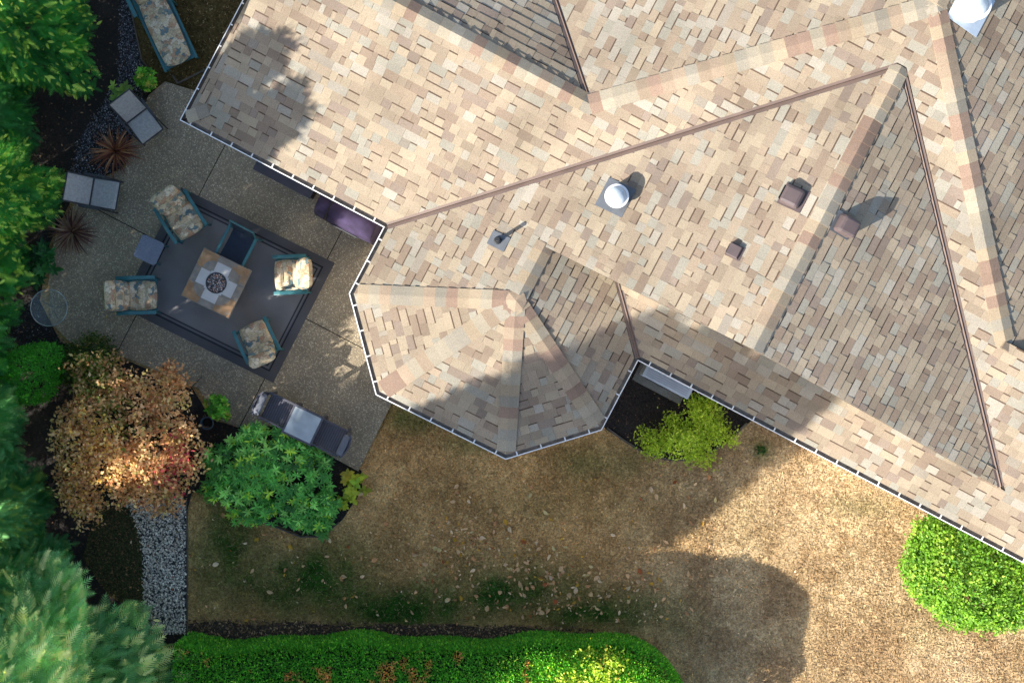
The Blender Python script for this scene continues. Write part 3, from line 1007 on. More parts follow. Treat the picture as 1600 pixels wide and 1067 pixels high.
def edging(pts, label, w=.03, h=.06):
    p = [W(a, b, 0) for a, b in pts]; m = MB()
    for i in range(len(p) - 1):
        a, b = p[i], p[i + 1]; d = unit(b - a); n_ = np.array([-d[1], d[0], 0])
        q = [a - n_ * w / 2, b + d * .004 - n_ * w / 2, b + d * .004 + n_ * w / 2, a + n_ * w / 2]
        m.prism([(t[0], t[1]) for t in q], -.02, h + .0006 * i)
    return tag(m.build('garden_edging', edge_m), label, 'edging')


edging([(948, 668), (975, 688), (1005, 706), (1040, 717), (1075, 718), (1105, 710), (1140, 686), (1166, 661)], 'curved edging strip round the soil bed by the bay')
edging([(292, 778), (293, 860), (293, 985)], 'straight edging strip between gravel path and lawn', w=.02, h=.035)
edging([(322, 770), (370, 797), (420, 818), (470, 838), (505, 838), (530, 815)], 'curved edging strip below the rhododendron bed', w=.025)
edging([(270, 118), (278, 131), (330, 105)], 'timber edging at the foot of the chaise lounge', w=.03, h=.04)
edging([(206, 20), (222, 95), (230, 104)], 'thin edging between gravel bed and upper grass', w=.02, h=.04)

# ---- patio slabs
patio_px = [(258, 128), (232, 150), (208, 212), (196, 262), (128, 296), (84, 378), (76, 440), (80, 505), (110, 535), (200, 560), (310, 606), (340, 655), (374, 668), (430, 665), (560, 736), (612, 630), (700, 560), (700, 390), (470, 160), (330, 150)]
wet = speckle('exposed aggregate', S(140, 127, 106), [(0, S(170, 154, 126)), (.3, S(134, 122, 103)), (.55, S(192, 176, 144)), (.75, S(116, 108, 96)), (.88, S(214, 201, 174))], scale=46, stain=.34, stain_scale=.55, bump=.5)
joint = solid('dark joint base', S(30, 28, 26), rough=1)  # dark base sheet that shows in the gaps between slabs
p = G2(patio_px, .028)
if area2(p) < 0: p = p[::-1]
patio = mesh_np('patio', [(x, y, .028) for x, y in p], [tuple(range(len(p)))], None, joint)
tag(patio, 'exposed aggregate concrete patio', 'patio', kind='structure')
vd = np.array([.463, .886]); ud = np.array([.886, -.463])
cuts_u = [(W(333, 265)[:2], ud), (W(455, 514)[:2], ud)]      # joints that run along v
j1 = W(333, 264)[:2] @ ud; j2 = W(454, 515)[:2] @ ud
jv = W(358, 435)[:2] @ vd
gap = .008
for lo, hi in ((-99, j1), (j1, j2), (j2, 99)):
    for vlo, vhi in ((-99, jv), (jv, 99)):
        q = list(p)
        q = clip_half(q, ud * (lo + gap), ud); q = clip_half(q, ud * (hi - gap), -ud)
        q = clip_half(q, vd * (vlo + gap), vd); q = clip_half(q, vd * (vhi - gap), -vd)
        if len(q) < 3 or abs(area2(q)) < .02: continue
        if area2(q) < 0: q = q[::-1]
        n = len(q)
        s = mesh_np('slab', [(x, y, .045) for x, y in q] + [(x, y, .029) for x, y in q], [tuple(range(n))] + [(i, n + i, n + (i + 1) % n, (i + 1) % n) for i in range(n)], None, wet, patio)
PZ = .045

# ---- grass blades
r = np.random.default_rng(12)
N = 210000
x = r.uniform(285, 1640, N); y = r.uniform(560, 1100, N)
x = np.concatenate([x, r.uniform(205, 420, 9000)]); y = np.concatenate([y, r.uniform(-60, 200, 9000)])
eav = lambda px: np.interp(px, [281, 598, 995, 1600, 1700], [187, 352, 568, 880, 932])
keep = ~inside(bed_l, x, y) & ~inside(bed_r, x, y) & ~inside(path, x, y) & ~inside(patio_px, x, y)
keep &= ~inside(strip_px, x, y + r.normal(0, 5, len(x))) & ((y > eav(x) - 40) | (x < 420))
keep &= ~((y < 200) & (x > 380))
keep &= ~((y < 200) & (x < 225))
x, y = x[keep], y[keep]; n = len(x)
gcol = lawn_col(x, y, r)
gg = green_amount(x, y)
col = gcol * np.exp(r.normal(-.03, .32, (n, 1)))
dry = r.random(n) < .12
col[dry] = np.array(S(196, 172, 126)) * r.uniform(.6, 1.0, (dry.sum(), 1))
org = np.stack([(x - 800) / 87, -(y - 533.5) / 87, np.full(n, -.004)], -1)
a = r.random(n) * 6.28; el = r.uniform(.05, .75, n)
d = np.stack([np.cos(a) * np.cos(el), np.sin(a) * np.cos(el), np.sin(el)], -1)
nn = rand_dirs(n, r); nn[:, 2] = np.abs(nn[:, 2]) + .4
BV = np.array([[0, -.5, 0], [0, .5, 0], [1, 0, 0]], float); BF = np.array([[0, 1, 2]])
L = r.uniform(.03, .075, n) * (1 + .3 * gg); sc = np.stack([L, r.uniform(.008, .02, n), L], -1)
v, f, c = bake(BV, BF, org, frames(d, nn), sc, col)
o = mesh_np('grass', v, f, c, attr_mat('grass blade', rough=.9, var=.1, scale=5, trans=.3, spec=.1, gain=1.1))
tag(o, 'short dry grass blades of the lawn', 'grass', kind='stuff')

# ---- fallen leaves
FL = OVAL_V.copy(); FL[:, 2] *= 3
leafm = attr_mat('dry leaf', rough=.7, var=.25, scale=30, trans=.25, gain=1.2)
leaf_cols = [S(226, 186, 138), S(206, 152, 104), S(236, 208, 168), S(206, 160, 60), S(168, 96, 56), S(214, 196, 140)]
leaf_w = [.34, .22, .2, .1, .07, .07]
rl = np.random.default_rng(23)
def leaf_pos(n):
    k = rl.random(n)
    x = np.where(k < .45, rl.normal(880, 115, n), np.where(k < .65, rl.normal(740, 70, n), rl.uniform(330, 1120, n)))
    y = np.where(k < .45, rl.normal(925, 32, n), np.where(k < .65, rl.normal(850, 34, n), rl.uniform(740, 972, n)))
    ok = (y < 975) & (y > 690) & ~inside(bed_l, x, y)
    return x[ok], y[ok]


x, y = leaf_pos(620)
leaf_shapes = []
for k in range(6):
    V_ = FL * np.array([1, .42 + .16 * (k % 3), .6 + .5 * (k // 3)]); V_[:, 0] -= .5
    leaf_shapes.append(V_)
for i in range(230):
    k = i % 6
    colr = np.array(leaf_cols[rl.choice(6, p=np.array(leaf_w) / sum(leaf_w))]) * rl.uniform(.75, 1.1)
    o = mesh_np('fallen_leaf', leaf_shapes[k], OVAL_F, np.tile(colr, (4, 1)), leafm)
    p_ = W(x[i], y[i], .03)
    o.location = p_; o.scale = (rl.uniform(.075, .135),) * 3
    o.rotation_euler = (rl.normal(0, .35), rl.normal(0, .35), rl.uniform(0, 6.28))
    tag(o, 'pale dry fallen leaf lying on the shaded grass', 'leaf', 'fallen leaves scattered over the shaded lawn')
x, y = x[230:], y[230:]
x = np.concatenate([x, rl.uniform(190, 330, 60), rl.uniform(640, 1250, 40), rl.uniform(150, 330, 20)]); y = np.concatenate([y, rl.uniform(790, 970, 60), rl.uniform(690, 960, 40), rl.uniform(470, 560, 20)])
n = len(x); a = rl.random(n) * 6.28
org = np.stack([(x - 800) / 87, -(y - 533.5) / 87, np.full(n, .04)], -1)
d = np.stack([np.cos(a), np.sin(a), rl.normal(0, .3, n)], -1); nn = np.stack([rl.normal(0, .4, n), rl.normal(0, .4, n), np.ones(n)], -1)
s_ = rl.uniform(.035, .065, n)
v, f, c = bake(FL, OVAL_F, org, frames(d, nn), np.stack([s_, s_ * .6, s_], -1), pal(leaf_cols, leaf_w, n, rl))
tag(mesh_np('leaf_litter', v, f, c, leafm), 'small broken leaf litter on grass, path and beds', 'leaf litter', kind='stuff')
# ------------------------------------------------------------------ vegetation
leaf_mat = attr_mat('leaf', rough=.5, var=.15, scale=20, trans=.38, spec=.35, gain=1.9)
needle_mat = attr_mat('needle', rough=.65, var=.15, scale=20, trans=.38, spec=.25, gain=2.6)
bark = solid('bark', S(84, 68, 54), rough=.95, var=.3, scale=12, bump=.6)


def lobe_points(lobes, n, r, shell=.3, zmin=-.35):
    """points near the surface of a union of ellipsoids with outward normals"""
    lobes = np.array(lobes, float)
    w = (lobes[:, 3] * lobes[:, 4] + lobes[:, 3] * lobes[:, 5] + lobes[:, 4] * lobes[:, 5]); w /= w.sum()
    P = []; Nn = []
    got = 0
    while got < n:
        m = int((n - got) * 2) + 50
        k = r.choice(len(lobes), m, p=w); d = rand_dirs(m, r)
        d = d[(d[:, 2] > zmin)]; k = k[:len(d)]
        q = 1 - shell * np.abs(r.normal(0, .6, len(d)))
        p = lobes[k, :3] + d * lobes[k, 3:6] * q[:, None]
        ins_ = np.zeros(len(d), bool)
        for j in range(len(lobes)):
            e = (((p - lobes[j, :3]) / lobes[j, 3:6]) ** 2).sum(1)
            ins_ |= (e < .55) & (k != j)
        nn = d / lobes[k, 3:6]; nn /= np.linalg.norm(nn, axis=1, keepdims=True)
        ok = ~ins_ & (p[:, 2] > .03)
        P.append(p[ok]); Nn.append(nn[ok]); got += ok.sum()
    return np.concatenate(P)[:n], np.concatenate(Nn)[:n]


def clumped(lobes, nclump, per, spread, r, shell=.3):
    c, nn = lobe_points(lobes, nclump, r, shell)
    cid = np.repeat(np.arange(nclump), per)
    p = c[cid] + r.normal(size=(len(cid), 3)) * spread * np.array([1, 1, .7])
    return p, nn[cid], cid


def foliage(name, parent, p, nn, cid, L, Wd, cols, w, r, up=.5, rnd=.8, tilt=.2, oval=False, mat=None, clump_var=.18, colfun=None):
    n = len(p)
    nrm = nn * .7 + np.array([0, 0, up]) + rand_dirs(n, r) * rnd
    d = np.cross(nrm, rand_dirs(n, r)); d += nn * tilt
    nclump = cid.max() + 1
    cc = pal(cols, w, nclump, r) * (1 + r.normal(0, clump_var, (nclump, 1))).clip(.5, 1.6)
    col = cc[cid] * .6 + pal(cols, w, n, r) * .4
    if colfun is not None: col = colfun(p, col, cid, r)
    col = col * r.uniform(.75, 1.25, (n, 1))
    s = r.uniform(.7, 1.3, n)
    sc = np.stack([L * s, Wd * s, L * s], -1)
    tv, tf = (OVAL_V, OVAL_F) if oval else (LEAF_V, LEAF_F)
    v, f, c = bake(tv, tf, p, frames(d, nrm), sc, col)
    v[:, 2] = np.maximum(v[:, 2], .025)
    o = mesh_np(name, v, f, c, mat or leaf_mat, parent); o['kind'] = 'stuff'
    return o


def stems(parent, base, tops, r0, name='stem', mat=None):
    m = MB()
    for t in tops:
        mid = (np.array(base) * .5 + np.array(t) * .5) + rng.normal(0, .04, 3)
        b = np.array(base) + rng.normal(0, .05, 3) * np.array([1, 1, 0])
        m.tube([b, mid, t], [r0, r0 * .7, r0 * .3], 6)
    return m.build(name, mat or bark, parent)


def conifer(name, label, px, py, h, rad, nfr, fl, cols, w, tipcol, tipw, seed, z0=.5, power=.8, updir=.5, group=None, wid=1.0, lumps=5, top=0.0, strokes=0):
    """upright evergreen: trunk, boughs and feathery sprays on a lumpy tapering crown"""
    r = np.random.default_rng(seed)
    b = W(px, py, 0)
    t = thing(name, label, 'tree', b, 0, group)
    MB().tube([(0, 0, 0), (.03, .02, h * .5), (0, 0, h * .93)], [.16, .1, .02], 8).build('trunk', bark, t)
    k = r.random(nfr)
    zz = z0 + (h - z0) * (1 - np.sqrt(1 - k * .995)) if power >= .6 else z0 + (h - z0) * k
    a = r.random(nfr) * 2 * math.pi
    ph = r.random(8) * 6.28
    R_ = rad * (1 - ((zz - z0) / (h - z0)) ** (1 / power)).clip(.02)
    lump = 1 + .12 * np.sin(lumps * a + ph[0] + zz * 1.3) + .1 * np.sin(3 * a - zz * 2.1 + ph[1]) + .08 * np.sin(9 * a + zz * 4 + ph[2])
    q = 1 - .35 * np.abs(r.normal(0, .5, nfr))
    rr = R_ * lump * q
    p = np.stack([rr * np.cos(a), rr * np.sin(a), zz + r.normal(0, .1, nfr)], -1)
    out = np.stack([np.cos(a), np.sin(a), np.zeros(nfr)], -1)
    d = out + np.array([0, 0, updir]) + r.normal(0, .35, (nfr, 3))
    nn = np.array([0, 0, 1.0]) - out * .3 + r.normal(0, .5, (nfr, 3))
    ci = (np.floor(a * 5 + ph[3]) * 31 + np.floor(zz * 2.2)).astype(int) % 997
    cc = pal(cols, w, 997, r) * (1 + r.normal(0, .15, (997, 1)))
    col = cc[ci] * .55 + pal(cols, w, nfr, r) * .45
    tip = (q > .93) & (r.random(nfr) < tipw)
    col[tip] = np.array(tipcol) * r.uniform(.8, 1.2, (tip.sum(), 1))
    s = fl * r.uniform(.6, 1.35, nfr) * (1 + top * ((zz - z0) / (h - z0)) ** 2)
    v, f, c = bake(FROND_V, FROND_F, p - d / np.linalg.norm(d, axis=1, keepdims=True) * s[:, None] * .5, frames(d, nn), np.stack([s, s * wid, s], -1), col * r.uniform(.8, 1.2, (nfr, 1)))
    v[:, 2] = np.maximum(v[:, 2], .03)
    o = mesh_np('crown', v, f, c, needle_mat, t); o['kind'] = 'stuff'
    if strokes:
        k = r.choice(nfr, strokes); sp = p[k] + out[k] * .05 + np.array([0, 0, .06]); sd_ = out[k] * .8 + np.array([0, 0, .25]) + r.normal(0, .6, (strokes, 3))
        sl = r.uniform(.07, .14, strokes)
        nn2 = np.array([0, 0, 1.0]) + r.normal(0, .4, (strokes, 3))
        v, f, c = bake(OVAL_V, OVAL_F, sp, frames(sd_, nn2), np.stack([sl, sl * .42, sl], -1), np.array(tipcol) * r.uniform(.5, 1.15, (strokes, 1)))
        o = mesh_np('new_growth', v, f, c, leaf_mat, t); o['kind'] = 'stuff'
    return t


GD, GM, GL, GY = S(36, 84, 42), S(50, 110, 50), S(76, 138, 58), S(176, 196, 84)
BG, BM, BL = S(60, 104, 62), S(88, 130, 78), S(126, 156, 98)
gt = 'evergreen trees along the garden boundary'
def many(lst):
    for i, (lb, px, py, h, rad, n, fl, cols, w, tip, tw, kw) in enumerate(lst):
        conifer('conifer_tree', lb, px, py, h, rad, n, fl, cols, w, tip, tw, 20 + i, group=gt, **kw)


many([
    ('dark evergreen tree with yellow tips beside the chaise lounge', 35, 45, 4.8, 1.5, 11000, .22, [GD, GM, GL], [.45, .35, .2], GY, .1, dict(strokes=1500)),
    ('dark evergreen tree between the yellow tipped ones', -10, 190, 5.4, 1.0, 6500, .22, [GD, GM, BG], [.5, .3, .2], GL, .15, dict(strokes=350)),
    ('bright green evergreen tree with yellow tips beside the hosta', -6, 318, 6.6, 1.2, 9500, .22, [GD, GM, GL, S(74, 120, 44)], [.3, .38, .22, .1], GY, .12, dict(strokes=2600)),
    ('mid green evergreen tree behind the hosta clump', -28, 440, 6.6, .95, 6500, .24, [GD, GM, GL], [.35, .4, .25], GY, .1, dict(power=.58, top=2.2, strokes=900)),
    ('slim evergreen tree beside the glass bird bath', -32, 535, 6.6, .85, 5000, .26, [GD, GM, GL, BM], [.25, .35, .25, .15], GL, .2, dict(power=.58, top=2.2, strokes=500)),
    ('blue green evergreen tree below the clipped round shrub', -36, 660, 6.4, 1.15, 7500, .24, [GM, BG, BM], [.3, .4, .3], BL, .25, {}),
    ('dark blue green evergreen tree beside the mossy ground', -2, 790, 5.0, 1.1, 7500, .24, [GD, BG, BM], [.25, .4, .35], S(110, 130, 56), .2, {}),
    ('small dark evergreen tree above the feathery cypress', 40, 890, 3.4, .95, 5500, .22, [GM, BG, BM, BL], [.3, .3, .25, .15], S(150, 158, 84), .15, {}),
    ('large feathery grey green cypress at the end of the hedge', 52, 1108, 10.3, 2.6, 26000, .33, [S(88, 130, 84), S(112, 150, 96), S(132, 164, 104), S(74, 112, 72)], [.3, .3, .2, .2], S(196, 190, 132), .3, dict(z0=.6, power=.8, updir=.3, strokes=900)),
    # taller trees of the same row, outside the picture, that shade the lawn, patio and eaves
    ('tall evergreen tree behind the hedge end', 115, 1255, 11.4, 1.7, 9000, .6, [BG, BM], [.5, .5], BL, .1, dict(power=.4, wid=1.4)),
    ('tall evergreen tree behind the feathery cypress', -20, 1225, 11.0, 1.5, 7000, .6, [BG, BM], [.5, .5], BL, .1, dict(power=.45, wid=1.4)),
])

# ---- clipped cedar hedge along the bottom
r = np.random.default_rng(31)
hx0, hx1, hy0, hy1, hz = -5.75, 3.0, -7.3, -5.2, 1.5


RP, RE = .95, .5        # rounding of the hedge end in plan, and of its top edge


def superbox(n, r):
    """points on a clipped hedge body with a rounded end, plus normals"""
    nt_ = int(n * .55); ns = n - nt_
    # top: plan samples, rounded down towards the front and the end
    x = r.uniform(hx0, hx1, nt_ * 2); y = r.uniform(hy0, hy1, nt_ * 2)
    cxp, cyp = hx1 - RP, hy1 - RP
    cor = (x > cxp) & (y > cyp); ln = np.hypot(x - cxp, y - cyp)
    d = np.where(cor, RP - ln, np.minimum(hx1 - x, hy1 - y)); ok = d > 0
    x, y, d, cor, ln = [q[ok][:nt_] for q in (x, y, d, cor, ln)]
    ox = np.where(cor, (x - cxp) / np.maximum(ln, 1e-6), np.where(hx1 - x < hy1 - y, 1.0, 0.0)); oy = np.where(cor, (y - cyp) / np.maximum(ln, 1e-6), np.where(hx1 - x < hy1 - y, 0.0, 1.0))
    e = np.clip(RE - d, 0, RE); z = hz - RE + np.sqrt(RE * RE - e * e)
    k = e / RE; P1 = np.stack([x, y, z], -1); N1 = np.stack([ox * k, oy * k, np.sqrt(np.maximum(1 - k * k, 0)) + 1e-3], -1)
    # sides
    l1 = cxp - hx0; l2 = RP * math.pi / 2; l3 = cyp - hy0; t = r.uniform(0, l1 + l2 + l3, ns); z = r.uniform(0, hz - RE * .6, ns)
    a_ = np.clip((t - l1) / RP, 0, math.pi / 2)
    ox, oy = np.sin(a_), np.cos(a_)
    x = np.where(t < l1, hx0 + t, cxp + RP * ox); y = np.where(t > l1 + l2, cyp - (t - l1 - l2), cyp + RP * oy)
    bulge = np.where(z > hz - RE, RE - np.sqrt(np.maximum(RE * RE - (z - hz + RE) ** 2, 0)), 0) + .08 * (1 - z / hz)
    P2 = np.stack([x - ox * bulge, y - oy * bulge, z], -1); N2 = np.stack([ox, oy, .15 + 0 * ox], -1)
    P = np.concatenate([P1, P2]); Nn = np.concatenate([N1, N2]); n = len(P)
    Nn /= np.linalg.norm(Nn, axis=1, keepdims=True)
    P[:, 1] += .06 * np.sin(P[:, 0] * 1.7) + .035 * np.sin(P[:, 0] * 4.1)
    P[:, 2] += (.05 * np.sin(P[:, 0] * 2.3 + 1) + .04 * np.sin(P[:, 1] * 5 + P[:, 0] * 3)) * np.clip(P[:, 2], 0, 1)
    P -= Nn * np.abs(r.normal(0, .03, n))[:, None]
    P[:, 2] = np.maximum(P[:, 2], .05)
    return P, Nn


hedge = thing('hedge', 'long clipped green hedge with rounded end beside the lawn', 'hedge', (0, 0, 0))
P, Nn = superbox(150000, r); n = len(P)
px_ = PX(P)
nz = fbm(px_[:, 0], px_[:, 1], 46, 81); n2 = fbm(px_[:, 0], px_[:, 1], 14, 91)
col = pal([S(50, 98, 28), S(66, 116, 34), S(94, 130, 40), S(38, 78, 26)], [.35, .35, .15, .15], n, r)
lit = np.clip((P[:, 0] + .6) / .5, 0, 1) * (Nn[:, 2] > .7)  # sunlight put into the colour: yellower leaves on the right stretch of the top
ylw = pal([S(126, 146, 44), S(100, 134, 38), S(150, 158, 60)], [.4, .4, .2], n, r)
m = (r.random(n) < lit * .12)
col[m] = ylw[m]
bz = (nz > .6) & (n2 > .48) & (Nn[:, 2] > .5) & (r.random(n) < .75) & (P[:, 0] < .3)
col[bz] = pal([S(150, 104, 62), S(132, 96, 54), S(120, 110, 52)], [.4, .3, .3], bz.sum(), r)
d = Nn * .8 + np.array([0, 0, .3]) + r.normal(0, .5, (n, 3)); nn = rand_dirs(n, r) + Nn * .5
s = r.uniform(.035, .075, n)
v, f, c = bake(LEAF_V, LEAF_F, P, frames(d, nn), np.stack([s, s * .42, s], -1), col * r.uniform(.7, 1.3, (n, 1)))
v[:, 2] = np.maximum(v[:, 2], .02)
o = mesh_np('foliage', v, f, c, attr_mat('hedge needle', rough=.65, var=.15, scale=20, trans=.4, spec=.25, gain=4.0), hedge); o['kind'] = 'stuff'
core = MB()
core.box(((hx0 + hx1) / 2 - .12, (hy0 + hy1) / 2 - .14, .72), (hx1 - hx0 - .45, hy1 - hy0 - .3, 1.4))
core.build('branch_core', solid('hedge inner twigs', S(30, 34, 18), rough=1), hedge, bevel=.5)


# ---- shrubs

def shrub(name, label, cat, px, py, lobes, nclump, per, spread, L, Wd, cols, w, seed, shell=.3, nst=8, stem_r=.012, oval=False, up=.5, rnd=.8, clump_var=.18, colfun=None, group=None, zbase=0.0):
    r = np.random.default_rng(seed)
    t = thing(name, label, cat, W(px, py, zbase), 0, group)
    p, nn, cid = clumped(lobes, nclump, per, spread, r, shell)
    foliage('foliage', t, p, nn, cid, L, Wd, cols, w, r, oval=oval, up=up, rnd=rnd, clump_var=clump_var, colfun=colfun)
    lb = np.array(lobes)
    tops = [lb[r.integers(len(lb)), :3] + r.normal(0, .5, 3) * lb[r.integers(len(lb)), 3:6] * np.array([1, 1, .3]) for _ in range(nst)]
    stems(t, (0, 0, 0), tops, stem_r)
    return t


# broad laurel like shrub at the right
shrub('shrub', 'large rounded bright green leafy shrub beside the dry lawn', 'shrub', 1500, 880,
      [(0, -.02, .75, 1.0, .9, .55), (.45, .1, .7, .85, .8, .5), (-.45, .45, .62, .6, .55, .5), (.35, -.5, .6, .75, .6, .45), (-.55, 0, .58, .62, .7, .45), (1.0, -.25, .65, .6, .75, .5), (-.1, -.55, .5, .6, .5, .4)],
      1500, 22, .055, .062, .036, [S(96, 134, 34), S(76, 116, 30), S(128, 152, 52), S(52, 88, 26)], [.4, .3, .15, .15], 41, oval=True, shell=.45, nst=12, stem_r=.02)
shrub('shrub', 'bright yellow green leafy shrub spilling over the end of the hedge', 'shrub', 908, 1044,
      [(0, -.15, 1.2, 1.15, .62, .38), (.75, -.2, 1.18, .6, .5, .36), (-.8, -.25, 1.16, .7, .5, .36), (.2, .2, 1.24, .7, .4, .3), (-.3, .1, 1.22, .6, .4, .3)],
      900, 20, .06, .06, .032, [S(150, 166, 44), S(118, 150, 40), S(186, 190, 74), S(176, 140, 70)], [.42, .36, .18, .04], 40, shell=.35, nst=10, stem_r=.02)
# yellow green twiggy shrub in the soil bed
shrub('shrub', 'loose yellow green shrub in the dark soil bed', 'shrub', 1070, 675,
      [(-.05, -.05, .5, .42, .3, .35), (.3, .3, .5, .34, .3, .3), (-.4, -.15, .42, .3, .22, .26), (.08, -.3, .36, .4, .2, .22), (.5, .02, .38, .28, .24, .24), (.12, .5, .45, .16, .14, .18), (-.72, -.02, .34, .16, .1, .14), (-.62, -.3, .3, .16, .1, .12), (.72, -.12, .34, .16, .12, .14), (-.25, .22, .42, .16, .12, .2), (.45, .58, .42, .14, .12, .16), (.3, -.48, .26, .2, .1, .12)],
      560, 12, .07, .05, .026, [S(150, 168, 44), S(126, 150, 40), S(180, 190, 70), S(92, 118, 34)], [.4, .35, .15, .1], 42, shell=.85, nst=20, stem_r=.008)
# clipped round shrub and its darker neighbour
shrub('shrub', 'clipped round bright green shrub beside the orange shrub', 'shrub', 62, 585,
      [(0, 0, .5, .52, .5, .5), (.25, .2, .45, .4, .36, .42)], 900, 14, .03, .035, .02, [S(64, 136, 36), S(80, 156, 42), S(50, 112, 34)], [.45, .3, .25], 43, shell=.08, clump_var=.1)
shrub('shrub', 'dark green low shrub under the top edge of the orange shrub', 'shrub', 152, 560,
      [(0, 0, .4, .45, .4, .35), (-.35, -.15, .35, .35, .3, .3)], 260, 16, .06, .05, .03, [S(46, 66, 22), S(62, 80, 26), S(34, 54, 20), S(110, 100, 44)], [.4, .3, .2, .1], 44)


def maple_col(p, col, cid, r):
    x, y = p[:, 0], p[:, 1]
    red = np.exp(-((x - .95) / .28) ** 2 - ((y + .75) / .4) ** 2) + .8 * np.exp(-((x - 1.0) / .2) ** 2 - ((y + .4) / .25) ** 2)
    m = r.random(len(x)) < red * .3
    col[m] = pal([S(150, 44, 66), S(164, 70, 70), S(170, 96, 76)], [.4, .3, .3], m.sum(), r)
    grn = np.exp(-((x + .55) / .4) ** 2 - ((y - 1.05) / .35) ** 2) + .4 * np.exp(-((x) / .3) ** 2 - ((y - .3) / .4) ** 2)
    m = r.random(len(x)) < grn * .8
    col[m] = pal([S(76, 90, 30), S(96, 100, 40)], [.6, .4], m.sum(), r)
    yl = np.exp(-((x + .4) / .45) ** 2 - ((y + .1) / .35) ** 2) + .6 * np.exp(-((x + .75) / .5) ** 2 - ((y + 1.05) / .4) ** 2)
    m = r.random(len(x)) < yl * .45
    col[m] = pal([S(204, 168, 84), S(214, 184, 116)], [.6, .4], m.sum(), r)
    return col


shrub('maple_tree', 'orange and tan autumn maple with crimson leaves on one side', 'tree', 222, 668,
      [(-.1, .5, 1.35, .75, .65, .5), (.5, .35, 1.3, .65, .7, .45), (.2, -.3, 1.5, .8, .75, .5), (-.6, -.1, 1.25, .65, .7, .45), (.85, -.35, 1.1, .5, .75, .4), (-.7, -.85, 1.1, .55, .5, .35), (.2, -.95, 1.1, .6, .4, .35), (-.5, 1.0, 1.1, .55, .4, .35),
       (.75, .85, 1.0, .35, .35, .3), (-.75, -1.35, .95, .35, .35, .25), (.65, -1.15, .9, .35, .3, .25)],
      950, 13, .06, .072, .045, [S(172, 136, 94), S(164, 116, 76), S(200, 166, 120), S(154, 106, 68), S(168, 150, 88), S(112, 108, 58)], [.26, .2, .16, .14, .12, .12], 45, shell=.75, nst=22, stem_r=.022, colfun=maple_col, rnd=1.0, clump_var=.22)

# rhododendron: rosettes of long leaves
def rosettes(parent, pts, nrm, nl, L, Wd, cols, w, r, lift=.35, name='foliage', tv=OVAL_V, tf=OVAL_F):
    n = len(pts)
    R = frames(np.cross(nrm, rand_dirs(n, r)), nrm)
    cid = np.repeat(np.arange(n), nl)
    k = np.tile(np.arange(nl), n); a = k * 2 * math.pi / nl + r.normal(0, .2, n * nl) + np.repeat(r.random(n) * 6, nl)
    ld = np.stack([np.cos(a), np.sin(a), np.full(n * nl, lift) + r.normal(0, .2, n * nl)], -1)
    d = np.einsum('nij,nj->ni', R[cid], ld)
    nn = nrm[cid] + rand_dirs(n * nl, r) * .25
    s = L * r.uniform(.7, 1.2, n * nl)
    cc = pal(cols, w, n, r) * (1 + r.normal(0, .15, (n, 1)))
    v, f, c = bake(tv, tf, pts[cid], frames(d, nn), np.stack([s, s * Wd, s], -1), cc[cid] * r.uniform(.75, 1.25, (n * nl, 1)))
    v[:, 2] = np.maximum(v[:, 2], .03)
    o = mesh_np(name, v, f, c, leaf_mat, parent); o['kind'] = 'stuff'
    return o


r = np.random.default_rng(46)
t = thing('rhododendron', 'wide rhododendron of long dark green leaves beside the bistro set', 'shrub', W(432, 742, 0))
lob = [(0, 0, .55, .75, .55, .35), (-.5, .25, .5, .5, .5, .35), (.15, .5, .5, .6, .35, .3), (.55, -.25, .45, .5, .55, .3), (-.75, -.05, .42, .42, .5, .3), (0, -.45, .45, .7, .4, .3), (.6, .15, .45, .5, .4, .3), (.35, -.7, .35, .4, .25, .25), (-1.05, .3, .34, .24, .3, .25), (.25, .78, .42, .3, .2, .22), (-.35, .72, .45, .3, .22, .22), (.95, -.5, .34, .24, .26, .22), (-.5, -.68, .34, .34, .2, .22), (-1.1, -.25, .3, .2, .24, .2), (.75, -.85, .28, .24, .18, .18)]
P, Nn = lobe_points(lob, 700, r, .75)
Nn = Nn * .6 + np.array([0, 0, .8]); Nn /= np.linalg.norm(Nn, axis=1, keepdims=True)
rosettes(t, P, Nn, 8, .12, .3, [S(72, 128, 56), S(92, 152, 66), S(134, 182, 90), S(56, 106, 48), S(160, 188, 64)], [.3, .3, .2, .1, .1], r, lift=.3)
stems(t, (0, 0, 0), [np.array(l[:3]) + rng.normal(0, .12, 3) for l in lob for _ in range(3)], .016)

# yellow green large leaf plant at the corner of that bed
r = np.random.default_rng(47)


def rosette_plant(name, label, px, py, rad, nros, nl, L, Wd, cols, w, seed, h=.25, lift=.35, cat='plant', zbase=.02, up=1.0):
    r = np.random.default_rng(seed)
    t = thing(name, label, cat, W(px, py, zbase))
    P, Nn = lobe_points([(0, 0, h * .5, rad, rad, h)], nros, r, .5, zmin=.05)
    Nn = Nn * .5 + np.array([0, 0, up]); Nn /= np.linalg.norm(Nn, axis=1, keepdims=True)
    rosettes(t, P, Nn, nl, L, Wd, cols, w, r, lift=lift)
    stems(t, (0, 0, 0), P[:min(8, nros)], .006)
    return t


